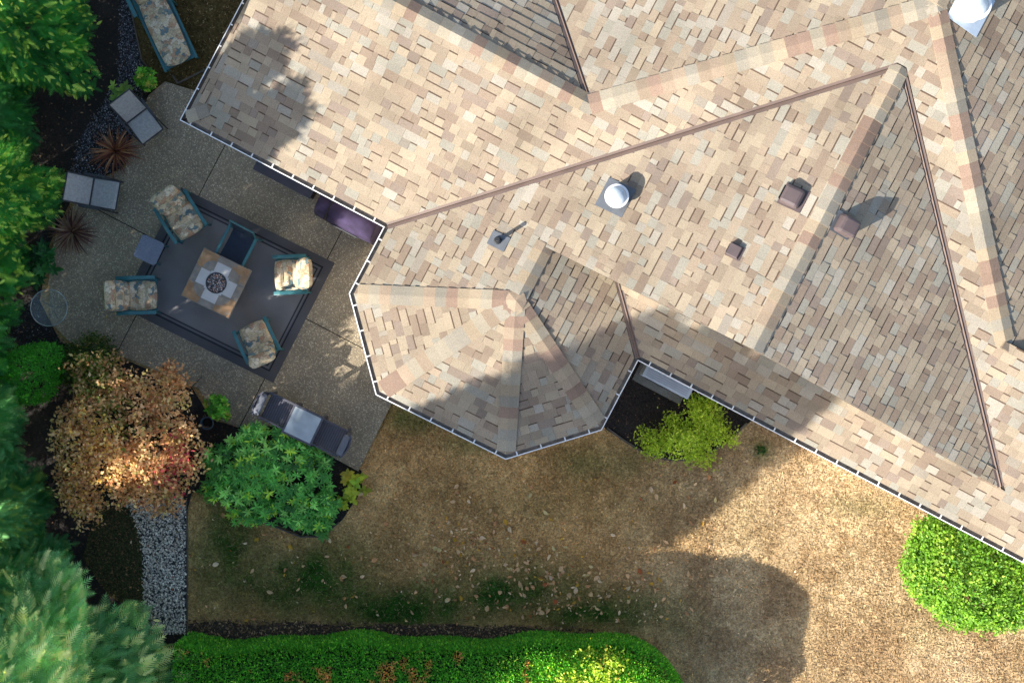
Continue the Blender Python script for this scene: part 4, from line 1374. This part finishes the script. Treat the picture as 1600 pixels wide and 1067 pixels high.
YG = [S(146, 156, 44), S(112, 140, 40), S(178, 166, 62)]
rosette_plant('hydrangea', 'yellow green broad leaved plant at the patio corner by the lawn', 553, 757, .24, 16, 4, .13, .75, YG, [.5, .35, .15], 48)
rosette_plant('hydrangea', 'small yellow leaved plant beside the rhododendron corner', 540, 782, .12, 7, 4, .11, .75, YG, [.5, .35, .15], 49, h=.2)
rosette_plant('leafy_plant', 'green broad leaved plant at the lower edge of the rhododendron', 503, 822, .2, 9, 6, .15, .42, [S(80, 124, 52), S(64, 108, 46)], [.5, .5], 50)
rosette_plant('leafy_plant', 'small spiky green plant in the bare bed below the potted shrub', 361, 697, .06, 3, 12, .11, .2, [S(60, 108, 60)], [1], 51, h=.1)
rosette_plant('leafy_plant', 'tiny pale green plant at the end of the rhododendron bed', 326, 769, .04, 2, 8, .08, .3, [S(110, 140, 60)], [1], 52, h=.08)
rosette_plant('hosta', 'variegated green hosta clump beside the bird bath', 66, 412, .36, 34, 8, .17, .42, [S(40, 86, 40), S(58, 108, 50), S(92, 136, 78), S(30, 68, 34)], [.35, .35, .15, .15], 53, h=.35)
rosette_plant('leafy_plant', 'yellow green leafy plant beside the upper sling chair', 195, 148, .2, 12, 6, .13, .5, [S(110, 136, 60), S(84, 116, 50)], [.6, .4], 54)
rosette_plant('leafy_plant', 'small green plant beside the lower sling chair', 108, 290, .2, 12, 6, .12, .45, [S(70, 104, 40), S(110, 120, 50), S(120, 84, 50)], [.5, .3, .2], 55)
rosette_plant('grass_tuft', 'dark green weed tuft on the dry lawn', 1188, 703, .07, 14, 7, .07, .14, [S(40, 84, 34), S(56, 100, 40)], [.5, .5], 56, h=.08, lift=1.2)
rosette_plant('leafy_plant', 'dark ferny plant beside the gravel path', 62, 775, .3, 20, 9, .16, .25, [S(70, 84, 26), S(50, 70, 26)], [.5, .5], 57, h=.4)


def spiky(label, px, py, seed, cols, w, n=150, L=.52):
    r = np.random.default_rng(seed)
    t = thing('spiky_plant', label, 'plant', W(px, py, .02))
    m = 5
    a = r.random(n) * 6.28; el = np.clip(r.normal(.6, .45, n), .05, 1.5); ln = L * r.uniform(.6, 1.15, n)
    V_ = []; F_ = []; Cc = []
    cs = pal(cols, w, n, r) * r.uniform(.7, 1.3, (n, 1))
    for i in range(n):
        dh = np.array([math.cos(a[i]), math.sin(a[i])]); sd_ = np.array([-dh[1], dh[0]])
        b = len(V_)
        for k in range(m + 1):
            s = k / m
            e = el[i] - .55 * s * s * (1.3 - .3 * el[i])
            rr_ = ln[i] * s * math.cos(e); zz = max(ln[i] * s * math.sin(max(e, -.1)) + .03, .012)
            wd = .013 * (1 - s ** 2.2) + .001
            for sg in (-1, 1):
                V_.append((dh[0] * rr_ + sd_[0] * wd * sg, dh[1] * rr_ + sd_[1] * wd * sg, zz))
        for k in range(m):
            F_.append((b + 2 * k, b + 2 * k + 1, b + 2 * k + 3, b + 2 * k + 2)); Cc.append(cs[i])
    V_ = np.array(V_)
    o = mesh_np('blade', V_, np.array(F_), np.array(Cc), leaf_mat, t); o['kind'] = 'stuff'
    MB().lathe([(.05, 0), (.045, .06), (.02, .12)], 10).build('base', solid('dead leaf base', S(82, 60, 44), rough=.9), t)
    return t


spiky('bronze spiky plant between the two grey sling chairs', 183, 238, 60, [S(128, 84, 58), S(98, 62, 48), S(150, 118, 84), S(80, 44, 40)], [.4, .3, .15, .15])
spiky('dark bronze spiky plant above the hosta', 116, 363, 61, [S(108, 84, 70), S(80, 54, 50), S(132, 112, 92), S(64, 40, 40)], [.4, .3, .15, .15])

# potted plants
pot_m = solid('blue grey glazed pot', S(70, 88, 100), rough=.3, var=.15)
pot_d = solid('dark grey pot', S(66, 68, 72), rough=.6)
dirt = solid('potting soil', S(36, 28, 22), rough=1, var=.3, scale=30)


def potted(label, px, py, pr, ph, mat, rad, cols, w, seed, off=(0, 0), n=160):
    t = thing('potted_plant', label, 'potted plant', W(px, py, PZ))
    MB().lathe([(pr * .68, 0), (pr * .95, ph * .9), (pr, ph * .92), (pr, ph), (pr * .88, ph), (pr * .86, ph * .85)], 24).build('pot', mat, t, smooth=False)
    MB().lathe([(pr * .87, ph * .84), (1e-5, ph * .88)], 24).build('soil', dirt, t)
    r = np.random.default_rng(seed)
    lb = [(off[0], off[1], ph + rad * .5, rad, rad, rad * .8), (off[0] + rad * .4, off[1] - rad * .6, ph + rad * .35, rad * .6, rad * .6, rad * .5)]
    P, Nn = lobe_points(lb, n // 3, r, .4, zmin=-.2)
    Nn = Nn * .7 + np.array([0, 0, .6]); Nn /= np.linalg.norm(Nn, axis=1, keepdims=True)
    rosettes(t, P, Nn, 6, .085, .55, cols, w, r, lift=.4)
    stems(t, (0, 0, ph * .85), P[:6], .008)


BRG = [S(70, 126, 30), S(92, 146, 40), S(54, 100, 28), S(150, 150, 60)]
potted('bright green bushy plant in blue pot near the bistro set', 346, 634, .15, .28, pot_m, .2, BRG, [.4, .3, .2, .1], 70, n=190)
potted('green leafy plant in dark pot beside the chaise lounge', 234, 128, .13, .26, pot_d, .17, BRG, [.3, .4, .2, .1], 71, n=150)
t = thing('flower_pot', 'small empty blue grey pot beside the maple', 'pot', W(327, 660, .025))
MB().lathe([(.07, 0), (.11, .17), (.12, .18), (.12, .2), (.1, .2), (.09, .1)], 20).build('pot', pot_m, t)
MB().lathe([(.092, .1), (1e-5, .11)], 20).build('soil', dirt, t)
# ------------------------------------------------------------------ patio furniture
teal = solid('teal painted frame', S(52, 106, 112), rough=.4, var=.12, scale=6)
navy = solid('navy sling fabric', S(34, 48, 66), rough=.8, var=.12, scale=20)
flor = floral('floral cushion')
slate_f = solid('grey wicker', S(74, 74, 84), rough=.75, var=.2, scale=30)
dark_f = solid('dark grey metal', S(52, 54, 60), rough=.5, var=.1)


def heading(hx, hy):
    """rotation that turns local +y (front of a seat) to the given image direction (x right, y down)"""
    return math.atan2(-hy, hx) - math.pi / 2


def armchair(label, px, py, hx, hy, w=.5, ln=.72, group='floral cushioned armchairs on the rug', back_raise=.5):
    t = thing('armchair', label, 'chair', W(px, py, .06), heading(hx, hy), group)
    ww = w / 2 + .05
    # frame: arms with curved ends, legs, seat rails
    for s in (-1, 1):
        m = MB()
        pts = [(s * ww, -ln * .42, .5), (s * ww, -ln * .1, .55), (s * ww, ln * .3, .55), (s * ww, ln * .46, .5)]
        for i in range(3):
            a, b = np.array(pts[i]), np.array(pts[i + 1]); L = np.linalg.norm(b - a); c = (a + b) / 2
            m.box(c, (.065, L + .012, .03), rx=math.atan2(b[2] - a[2], b[1] - a[1]))
        m.build('arm', teal, t, bevel=.01)
        for yy in (-ln * .4, ln * .4):
            MB().tube([(s * ww, yy, .51), (s * (ww - .01), yy * 1.02, .02), (s * (ww - .01), yy * 1.02, 0)], [.02, .018, .022], 8).build('leg', teal, t)
    MB().box((0, 0.02, .27), (w + .06, ln * .84, .035)).build('seat_frame', teal, t, bevel=.008)
    m = MB(); m.box((0, -ln * .4, .55), (w + .02, .03, .5), rx=math.radians(14)); m.build('back_frame', teal, t, bevel=.01)
    MB().cushion((0, ln * .1, .37), (w, ln * .74, .17), n=14, puff=.45, tuft=(-.33, .33)).build('seat_cushion', flor, t, smooth=True)
    MB().cushion((0, -ln * .36, .64), (w + .02, .6, .21), rot=(math.radians(118), 0, 0), n=14, puff=.45, tuft=(-.4, .3)).build('back_cushion', flor, t, smooth=True)
    return t


armchair('floral armchair with teal arms angled towards the grill side of the rug', 291, 341, 35, 55, w=.52, ln=.82)
armchair('floral armchair with teal arms beside the small grey side table corner', 222, 463, 1, -.03, w=.52, ln=.78)
armchair('floral armchair with teal arms on the eave side of the fire table', 461, 431, -1, .04, w=.54, ln=.66)
armchair('floral armchair with teal arms at the rug corner nearest the bistro set', 409, 533, -24, -52, w=.5, ln=.72)

t = thing('sling_chair', 'navy sling chair with teal frame and no cushion at the fire table', 'chair', W(377, 390, .06), heading(-.463, .886))
for s in (-1, 1):
    m = MB(); pts = [(s * .26, -.3, .58), (s * .26, -.05, .57), (s * .26, .26, .56)]
    for i in range(2):
        a, b = np.array(pts[i]), np.array(pts[i + 1]); m.box((a + b) / 2, (.055, np.linalg.norm(b - a) + .01, .028), rx=math.atan2(b[2] - a[2], b[1] - a[1]))
    m.build('arm', teal, t, bevel=.01)
    for yy in (-.3, .24):
        MB().tube([(s * .26, yy, .56), (s * .25, yy * 1.05, 0)], .019, 8).build('leg', teal, t)
    MB().tube([(s * .225, -.28, .38), (s * .225, -.38, .92)], .018, 8).build('back_post', teal, t)
m = MB(); ys = [(-.29, .4), (-.15, .365), (0, .36), (.15, .38), (.27, .4)]
m.add([(s * .22, y, z) for y, z in ys for s in (-1, 1)], [(2 * i, 2 * i + 1, 2 * i + 3, 2 * i + 2) for i in range(4)])
q = m.build('seat', navy, t); q.modifiers.new('t', 'SOLIDIFY').thickness = .01
m = MB(); ys = [(-.29, .42), (-.33, .65), (-.375, .9)]
m.add([(s * .215, y, z) for y, z in ys for s in (-1, 1)], [(2 * i, 2 * i + 1, 2 * i + 3, 2 * i + 2) for i in range(2)])
q = m.build('backrest', navy, t); q.modifiers.new('t', 'SOLIDIFY').thickness = .01
MB().tube([(-.225, -.38, .92), (.225, -.38, .92)], .018, 8).build('top_rail', teal, t)

# chaise lounge on the grass at the top
t = thing('chaise_lounge', 'teal chaise lounge with long floral cushion on the upper grass', 'lounge chair', W(254, 30, 0), heading(50, 108))
for s in (-1, 1):
    MB().box((s * .3, .05, .3), (.05, 1.85, .06)).build('side_rail', teal, t, bevel=.01)
    m = MB(); m.box((s * .35, -.38, .52), (.075, .62, .03)); m.build('arm', teal, t, bevel=.01)
    for yy in (-.62, -.12):
        MB().tube([(s * .34, yy, .51), (s * .33, yy, 0)], .02, 8).build('leg', teal, t)
    MB().tube([(s * .28, .88, .3), (s * .28, .9, 0)], .02, 8).build('leg', teal, t)
MB().box((0, .1, .31), (.56, 1.7, .02)).build('slat_bed', teal, t)
MB().cushion((0, .32, .4), (.52, 1.3, .14), n=18, puff=.4, tuft=(-.35, .3)).build('seat_cushion', flor, t, smooth=True)
MB().cushion((0, -.55, .62), (.52, .75, .14), rot=(math.radians(-38), 0, 0), n=16, puff=.4, tuft=(0,)).build('back_cushion', flor, t, smooth=True)

# grey mesh lounge chairs
mesh_f = solid('grey mesh sling', S(166, 162, 158), rough=.75, var=.18, scale=28, bump=.6, bscale=26)


def mesh_chair(label, px, py, hx, hy, w, Lb, Ls):
    t = thing('lounge_chair', label, 'lounge chair', W(px, py, PZ), heading(hx, hy), 'grey mesh lounge chairs at the patio edge')
    tot = Lb + Ls
    y0 = -tot / 2; ym = y0 + Lb; y1 = tot / 2
    m = MB(); m.add([(-w / 2, y0, .8), (w / 2, y0, .8), (w / 2, ym - .012, .4), (-w / 2, ym - .012, .4)], [(0, 1, 2, 3)])
    q = m.build('backrest', mesh_f, t); q.modifiers.new('t', 'SOLIDIFY').thickness = .012
    m = MB(); m.add([(-w / 2, ym + .012, .375), (w / 2, ym + .012, .375), (w / 2, y1 - .05, .4), (w / 2, y1, .37), (-w / 2, y1, .37), (-w / 2, y1 - .05, .4)], [(0, 1, 2, 5), (5, 2, 3, 4)])
    q = m.build('seat', mesh_f, t); q.modifiers.new('t', 'SOLIDIFY').thickness = .012
    for s in (-1, 1):
        MB().tube([(s * (w / 2 + .012), y0, .81), (s * (w / 2 + .012), ym, .39), (s * (w / 2 + .012), y1, .37)], .014, 8).build('side_tube', dark_f, t)
        m = MB(); m.box((s * (w / 2 + .045), (y0 + ym) / 2 + .22, .56), (.04, .38, .022)); m.build('arm', dark_f, t, bevel=.006)
        MB().tube([(s * (w / 2 + .045), ym - .12, .55), (s * (w / 2 + .04), ym - .22, 0)], .013, 8).build('leg', dark_f, t)
        MB().tube([(s * (w / 2 + .045), ym + .2, .55), (s * (w / 2 + .04), y1 - .05, 0)], .013, 8).build('leg', dark_f, t)
    MB().tube([(-w / 2 - .01, y0, .81), (w / 2 + .01, y0, .81)], .014, 8).build('top_rail', dark_f, t)
    MB().tube([(-w / 2 - .01, ym, .385), (w / 2 + .01, ym, .385)], .014, 8).build('cross_rail', dark_f, t)
    MB().tube([(-w / 2 - .01, y1, .365), (w / 2 + .01, y1, .365)], .014, 8).build('front_rail', dark_f, t)


mesh_chair('grey mesh lounge chair standing nearest the roof corner', 226, 191, 41, 54, .43, .33, .46)
mesh_chair('grey mesh lounge chair between the two bronze spiky plants', 158, 304, 1, .17, .48, .35, .46)

# side table
t = thing('side_table', 'small grey rounded square side table on the rug edge', 'table', W(242, 393, .05), math.radians(-25))
pts = []
for cx, cy, a0 in ((.16, .16, 0), (-.16, .16, 90), (-.16, -.16, 180), (.16, -.16, 270)):
    for k in range(5):
        a = math.radians(a0 + k * 22.5); pts.append((cx + .055 * math.cos(a), cy + .055 * math.sin(a)))
MB().prism(pts, .41, .435).build('table_top', solid('pebbled grey plastic', S(116, 122, 138), rough=.5, var=.15, scale=40, bump=.3), t)
for sx in (-1, 1):
    for sy in (-1, 1):
        MB().tube([(sx * .14, sy * .14, .41), (sx * .18, sy * .18, 0)], .016, 8).build('leg', teal, t)

# ---- rug
c = [(283, 293), (523, 411), (427, 598), (187, 479)]
rc = [W(a, b, .047)[:2] for a, b in c]
rug = thing('rug', 'slate blue outdoor rug with dark border stripes under the fire table', 'rug', (0, 0, 0))


def rug_mat(name, col):
    return solid(name, col, rough=.95, var=.14, scale=1.6, bump=.4, bscale=240)


ctr_ = sum(rc) / 4
def ring(f0, f1, z, mat, name):
    o_ = [ctr_ + (q - ctr_) * 1.0 for q in rc]
    def inset(d):
        out = []
        for i in range(4):
            p0 = rc[i]; e1 = unit(rc[(i + 1) % 4] - p0); e0 = unit(rc[i - 1] - p0)
            out.append(p0 + (e1 + e0) * d)
        return out
    a = inset(f0); b = inset(f1) if f1 is not None else None
    m = MB()
    if b is None:
        m.add([(q[0], q[1], z) for q in a], [(3, 2, 1, 0)])
    else:
        m.add([(q[0], q[1], z) for q in a + b], [(i, 4 + i, 4 + (i + 1) % 4, (i + 1) % 4) for i in range(4)])
    return m.build(name, mat, rug)


rb = [(q[0], q[1]) for q in rc]
if area2(rb) < 0: rb = rb[::-1]
MB().prism(rb, .046, .052).build('border', rug_mat('rug border', S(86, 85, 88)), rug)
ring(.15, .175, .0528, rug_mat('rug dark stripe', S(36, 38, 46)), 'stripe')
ring(.19, .215, .0528, rug_mat('rug light stripe', S(108, 107, 110)), 'stripe')
ring(.225, .24, .0528, rug_mat('rug dark stripe', S(36, 38, 46)), 'stripe')
ring(.25, None, .0530, rug_mat('rug field', S(122, 120, 120)), 'field')

# ---- fire table
t = thing('fire_table', 'square stone topped fire table with round glass bead burner', 'table', W(349.5, 444.5, .053), math.radians(-25.8))
hs = .465
stone_tan = speckle('tan slate tile', S(150, 118, 84), [(0, S(164, 132, 98)), (.35, S(150, 112, 78)), (.6, S(134, 122, 110)), (.8, S(172, 124, 82))], scale=9, stain=.3, stain_scale=5, rough=.6, bump=.15)
stone_gry = speckle('grey slate tile', S(132, 124, 114), [(0, S(140, 132, 122)), (.4, S(118, 114, 110)), (.7, S(150, 134, 116))], scale=9, stain=.25, stain_scale=5, rough=.6, bump=.15)
stone_wht = solid('pale marble tile', S(186, 184, 182), rough=.4, var=.08, scale=5)
MB().box((0, 0, .3), (.7, .7, .6)).build('base', solid('fire table base', S(66, 54, 46), rough=.7), t, bevel=.01)
MB().box((0, 0, .625), (hs * 2, hs * 2, .05)).build('table_top', stone_gry, t, bevel=.008)
# corner tiles (tan), edge tiles (grey), centre cross (white); each tile a piece
zt = .651
for sx in (-1, 1):
    for sy in (-1, 1):
        q = [(hs - .012, hs - .012), (.13, hs - .012)]
        for k in range(7):
            a = math.radians(0 + 90 * k / 6)
            q.append((hs - .012 - .27 + .27 * (1 - math.cos(a)) * 0 + (.0), 0)) if False else None
        q = [(hs - .012, hs - .012), (hs - .32, hs - .012), (hs - .32, hs - .12)] + [(hs - .32 + .0 + .2 * math.sin(math.radians(a)), hs - .12 - .2 * (1 - math.cos(math.radians(a)))) for a in (20, 45, 70, 90)] + [(hs - .012, hs - .32)]
        pts = [(sx * x, sy * y) for x, y in q]
        if area2(pts) < 0: pts = pts[::-1]
        MB().prism(pts, zt, zt + .004).build('corner_tile', stone_tan, t)
for k in range(4):
    a = k * math.pi / 2; ca, sa = math.cos(a), math.sin(a)
    q = [(-.135, .17), (.135, .17), (.135, .345), (-.135, .345)]
    MB().prism([(ca * x - sa * y, sa * x + ca * y) for x, y in q], zt, zt + .005).build('marble_tile', stone_wht, t)
MB().box((0, 0, zt + .0025), (.334, .334, .0052)).build('marble_tile', stone_wht, t)
MB().lathe([(.185, zt + .004), (.185, zt + .012), (.17, zt + .012), (.165, zt + .006)], 40, caps=False).build('burner_rim', dark_f, t)
MB().lathe([(.166, zt + .006), (1e-5, zt + .0062)], 40).build('burner_pan', solid('burner pan', S(30, 30, 32), rough=.6), t)
r = np.random.default_rng(80)
n = 420; rr_ = .155 * np.sqrt(r.random(n)); a = r.random(n) * 6.28
org = np.stack([rr_ * np.cos(a), rr_ * np.sin(a), np.full(n, zt + .008)], -1)
v, f, cc = bake(STONE_V, STONE_F, org, frames(rand_dirs(n, r) * np.array([1, 1, .3]), np.tile([0, 0, 1.0], (n, 1))), .022 * r.uniform(.7, 1.3, n), pal([S(60, 56, 58), S(150, 140, 140), S(170, 120, 100), S(90, 84, 86), S(200, 196, 196)], [.35, .25, .15, .15, .1], n, r))
o = mesh_np('glass_beads', v, f, cc, attr_mat('glass beads', rough=.2, var=.1, spec=.7), t); o['kind'] = 'stuff'

# ---- bistro set
ax = math.radians(-25.5)
t = thing('bistro_table', 'square bistro table with cloudy grey glass top between two wicker chairs', 'table', W(482, 660, PZ), ax)
MB().box((0, 0, .70), (.58, .56, .035)).build('table_frame', slate_f, t, bevel=.008)
MB().box((0, 0, .7205), (.5, .48, .006)).build('glass_top', solid('cloudy glass', S(156, 165, 170), rough=.12, var=.22, scale=4, spec=.8), t)
for sx in (-1, 1):
    for sy in (-1, 1):
        MB().box((sx * .25, sy * .24, .34), (.045, .045, .685)).build('leg', slate_f, t)


def wicker_chair(label, px, py, rz):
    t = thing('wicker_chair', label, 'chair', W(px, py, PZ), rz, 'wicker chairs of the bistro set')
    # local +y = front
    MB().box((0, .02, .41), (.46, .5, .05)).build('seat', slate_f, t, bevel=.012)
    for k in range(11):
        MB().box((0, -.2 + k * .042, .438), (.44, .02, .008)).build('seat_weave', solid('wicker strand', S(92, 92, 104), rough=.7), t)
    m = MB()
    V_ = []; nseg = 8
    for k in range(nseg + 1):
        s = -1 + 2 * k / nseg
        y = -.25 - .06 * (1 - s * s)
        for dz, dy in ((.42, 0), (.82, -.06)):
            V_.append((s * .22, y + dy, dz)); V_.append((s * .22, y + dy - .03, dz))
    fs = []
    for k in range(nseg):
        b = 4 * k; c = b + 4
        fs += [(b, b + 2, c + 2, c), (b + 1, c + 1, c + 3, b + 3), (b + 2, b + 3, c + 3, c + 2), (b, c, c + 1, b + 1)]
    fs += [(0, 1, 3, 2), (4 * nseg, 4 * nseg + 2, 4 * nseg + 3, 4 * nseg + 1)]
    m.add(V_, fs); m.build('backrest', slate_f, t)
    MB().cushion((0, -.285, .8), (.4, .13, .11), n=10, puff=.5).build('head_cushion', solid('pale grey cushion', S(100, 103, 112), rough=.8, var=.1), t, smooth=True)
    for s in (-1, 1):
        MB().box((s * .235, .0, .6), (.04, .5, .03)).build('arm', slate_f, t, bevel=.008)
        for yy in (-.22, .24):
            MB().box((s * .225, yy, .3), (.035, .035, .6)).build('leg', slate_f, t)


wicker_chair('wicker chair of the bistro set beside the potted plant', 441, 639, ax - math.pi / 2)
wicker_chair('wicker chair of the bistro set beside the lawn corner', 522, 680, ax + math.pi / 2)

# ---- grill under purple cover, against the eave
gp = W(543, 334, .9)
t = thing('covered_grill', 'barbecue grill under a faded purple cover below the eave', 'grill', (gp[0], gp[1], PZ), YAW)
cov = solid('purple grill cover', S(54, 43, 72), rough=.92, var=.45, scale=5, bump=.5, bscale=8)
m = MB()
prof = [(-.27, 0), (-.28, .6), (-.25, .82), (-.17, .98), (-.03, 1.05), (.12, 1.0), (.22, .85), (.26, .6), (.27, 0)]
xs = [-.56, -.54, -.3, 0, .3, .54, .56]; sc_ = [.85, .97, 1.0, .98, 1.0, .97, .85]
V_ = [(x, y * s, z * (s if z > .5 else 1) + .02 * math.sin(9 * x + 5 * y)) for x, s in zip(xs, sc_) for y, z in prof]
k = len(prof)
fs = [(i * k + j, i * k + j + 1, (i + 1) * k + j + 1, (i + 1) * k + j) for i in range(len(xs) - 1) for j in range(k - 1)]
fs += [tuple(range(k - 1, -1, -1)), tuple((len(xs) - 1) * k + j for j in range(k))]
V_ = [(x, y, max(z, 0.03)) for x, y, z in V_]
m.add(V_, fs); m.build('cover', cov, t, smooth=True)
MB().box((-.3, 0, .53), (.03, .565, 1.03)).build('strap', solid('dark strap', S(28, 26, 36), rough=.8), t, bevel=.03)
MB().tube([(-.2, -.29, .72), (.32, -.29, .72)], .014, 8).build('handle', dark_f, t)
for sx in (-1, 1):
    MB().tube([(sx * .45, -.22, .05), (sx * .45, .22, .05)], .05, 12).build('wheel', blackp, t)
# dark storage bench by the wall
bp_ = W(447, 276, .4)
t = thing('storage_bench', 'long low dark storage bench against the wall under the eave', 'bench', (bp_[0], bp_[1], PZ), YAW)
MB().box((0, .02, .2), (1.1, .3, .4)).build('box', solid('dark slate resin', S(50, 50, 60), rough=.6), t, bevel=.01)
MB().box((0, .01, .42), (1.14, .34, .035)).build('lid', solid('slate lid', S(62, 62, 74), rough=.5), t, bevel=.01)

# ---- glass bird bath
t = thing('bird_bath', 'clear round glass bird bath dish on thin metal stand', 'bird bath', W(93, 482, .025))
gm, nt, b = mat_new('clear glass'); b.inputs['Alpha'].default_value = .09; b.inputs['Roughness'].default_value = .08; b.inputs['Base Color'].default_value = (.5, .58, .58, 1)
m = MB(); m.lathe([(.02, .5), (.16, .515), (.27, .55), (.31, .6), (.325, .6), (.28, .54), (.17, .505), (.02, .49)], 40); m.build('dish', gm, t, smooth=True)
MB().lathe([(.312, .598), (.32, .608), (.33, .598)], 40, caps=False).build('rim', solid('glass rim', S(150, 162, 164), rough=.15, spec=.8), t)
for k in range(3):
    a = k * 2.094 + .4
    MB().tube([(.2 * math.cos(a), .2 * math.sin(a), 0), (.04 * math.cos(a), .04 * math.sin(a), .3), (.2 * math.cos(a), .2 * math.sin(a), .51)], .008, 6).build('leg', solid('stand wire', S(120, 124, 124), rough=.4, metal=.6), t)

# ---- heat pump on its pad in the soil bed
a = W(1003, 588, .85); b_ = W(1075, 621, .85)
cpt = (a + b_) / 2 + V3 * .17
Lh = np.linalg.norm(b_ - a)
t = thing('heat_pump', 'pale heat pump unit on a concrete pad below the eave', 'heat pump', (cpt[0], cpt[1], .024), YAW)
MB().box((-.02, -.06, .04), (Lh + .08, .5, .08)).build('pad', speckle('pad concrete', S(112, 110, 104), [(0, S(120, 118, 112)), (.6, S(96, 94, 90))], scale=40, bump=.2), t)
hp_m = solid('heat pump casing', S(190, 198, 208), rough=.4, var=.05)
MB().box((0, 0, .46), (Lh, .34, .7)).build('casing', hp_m, t, bevel=.012)
MB().box((0, 0, .825), (Lh + .02, .36, .03)).build('lid', hp_m, t, bevel=.008)
for k in range(8):
    MB().box((0, -.13 + k * .036, .843), (Lh - .08, .01, .006)).build('louvre', solid('louvre grey', S(150, 158, 168), rough=.5), t)
m = MB(); m.lathe([(.26, 0), (.26, .012), (.24, .012)], 28, caps=False)
o = m.build('fan_grille', dark_f, t); o.rotation_euler = (math.pi / 2, 0, 0); o.location = (-.1, -.172, .46)
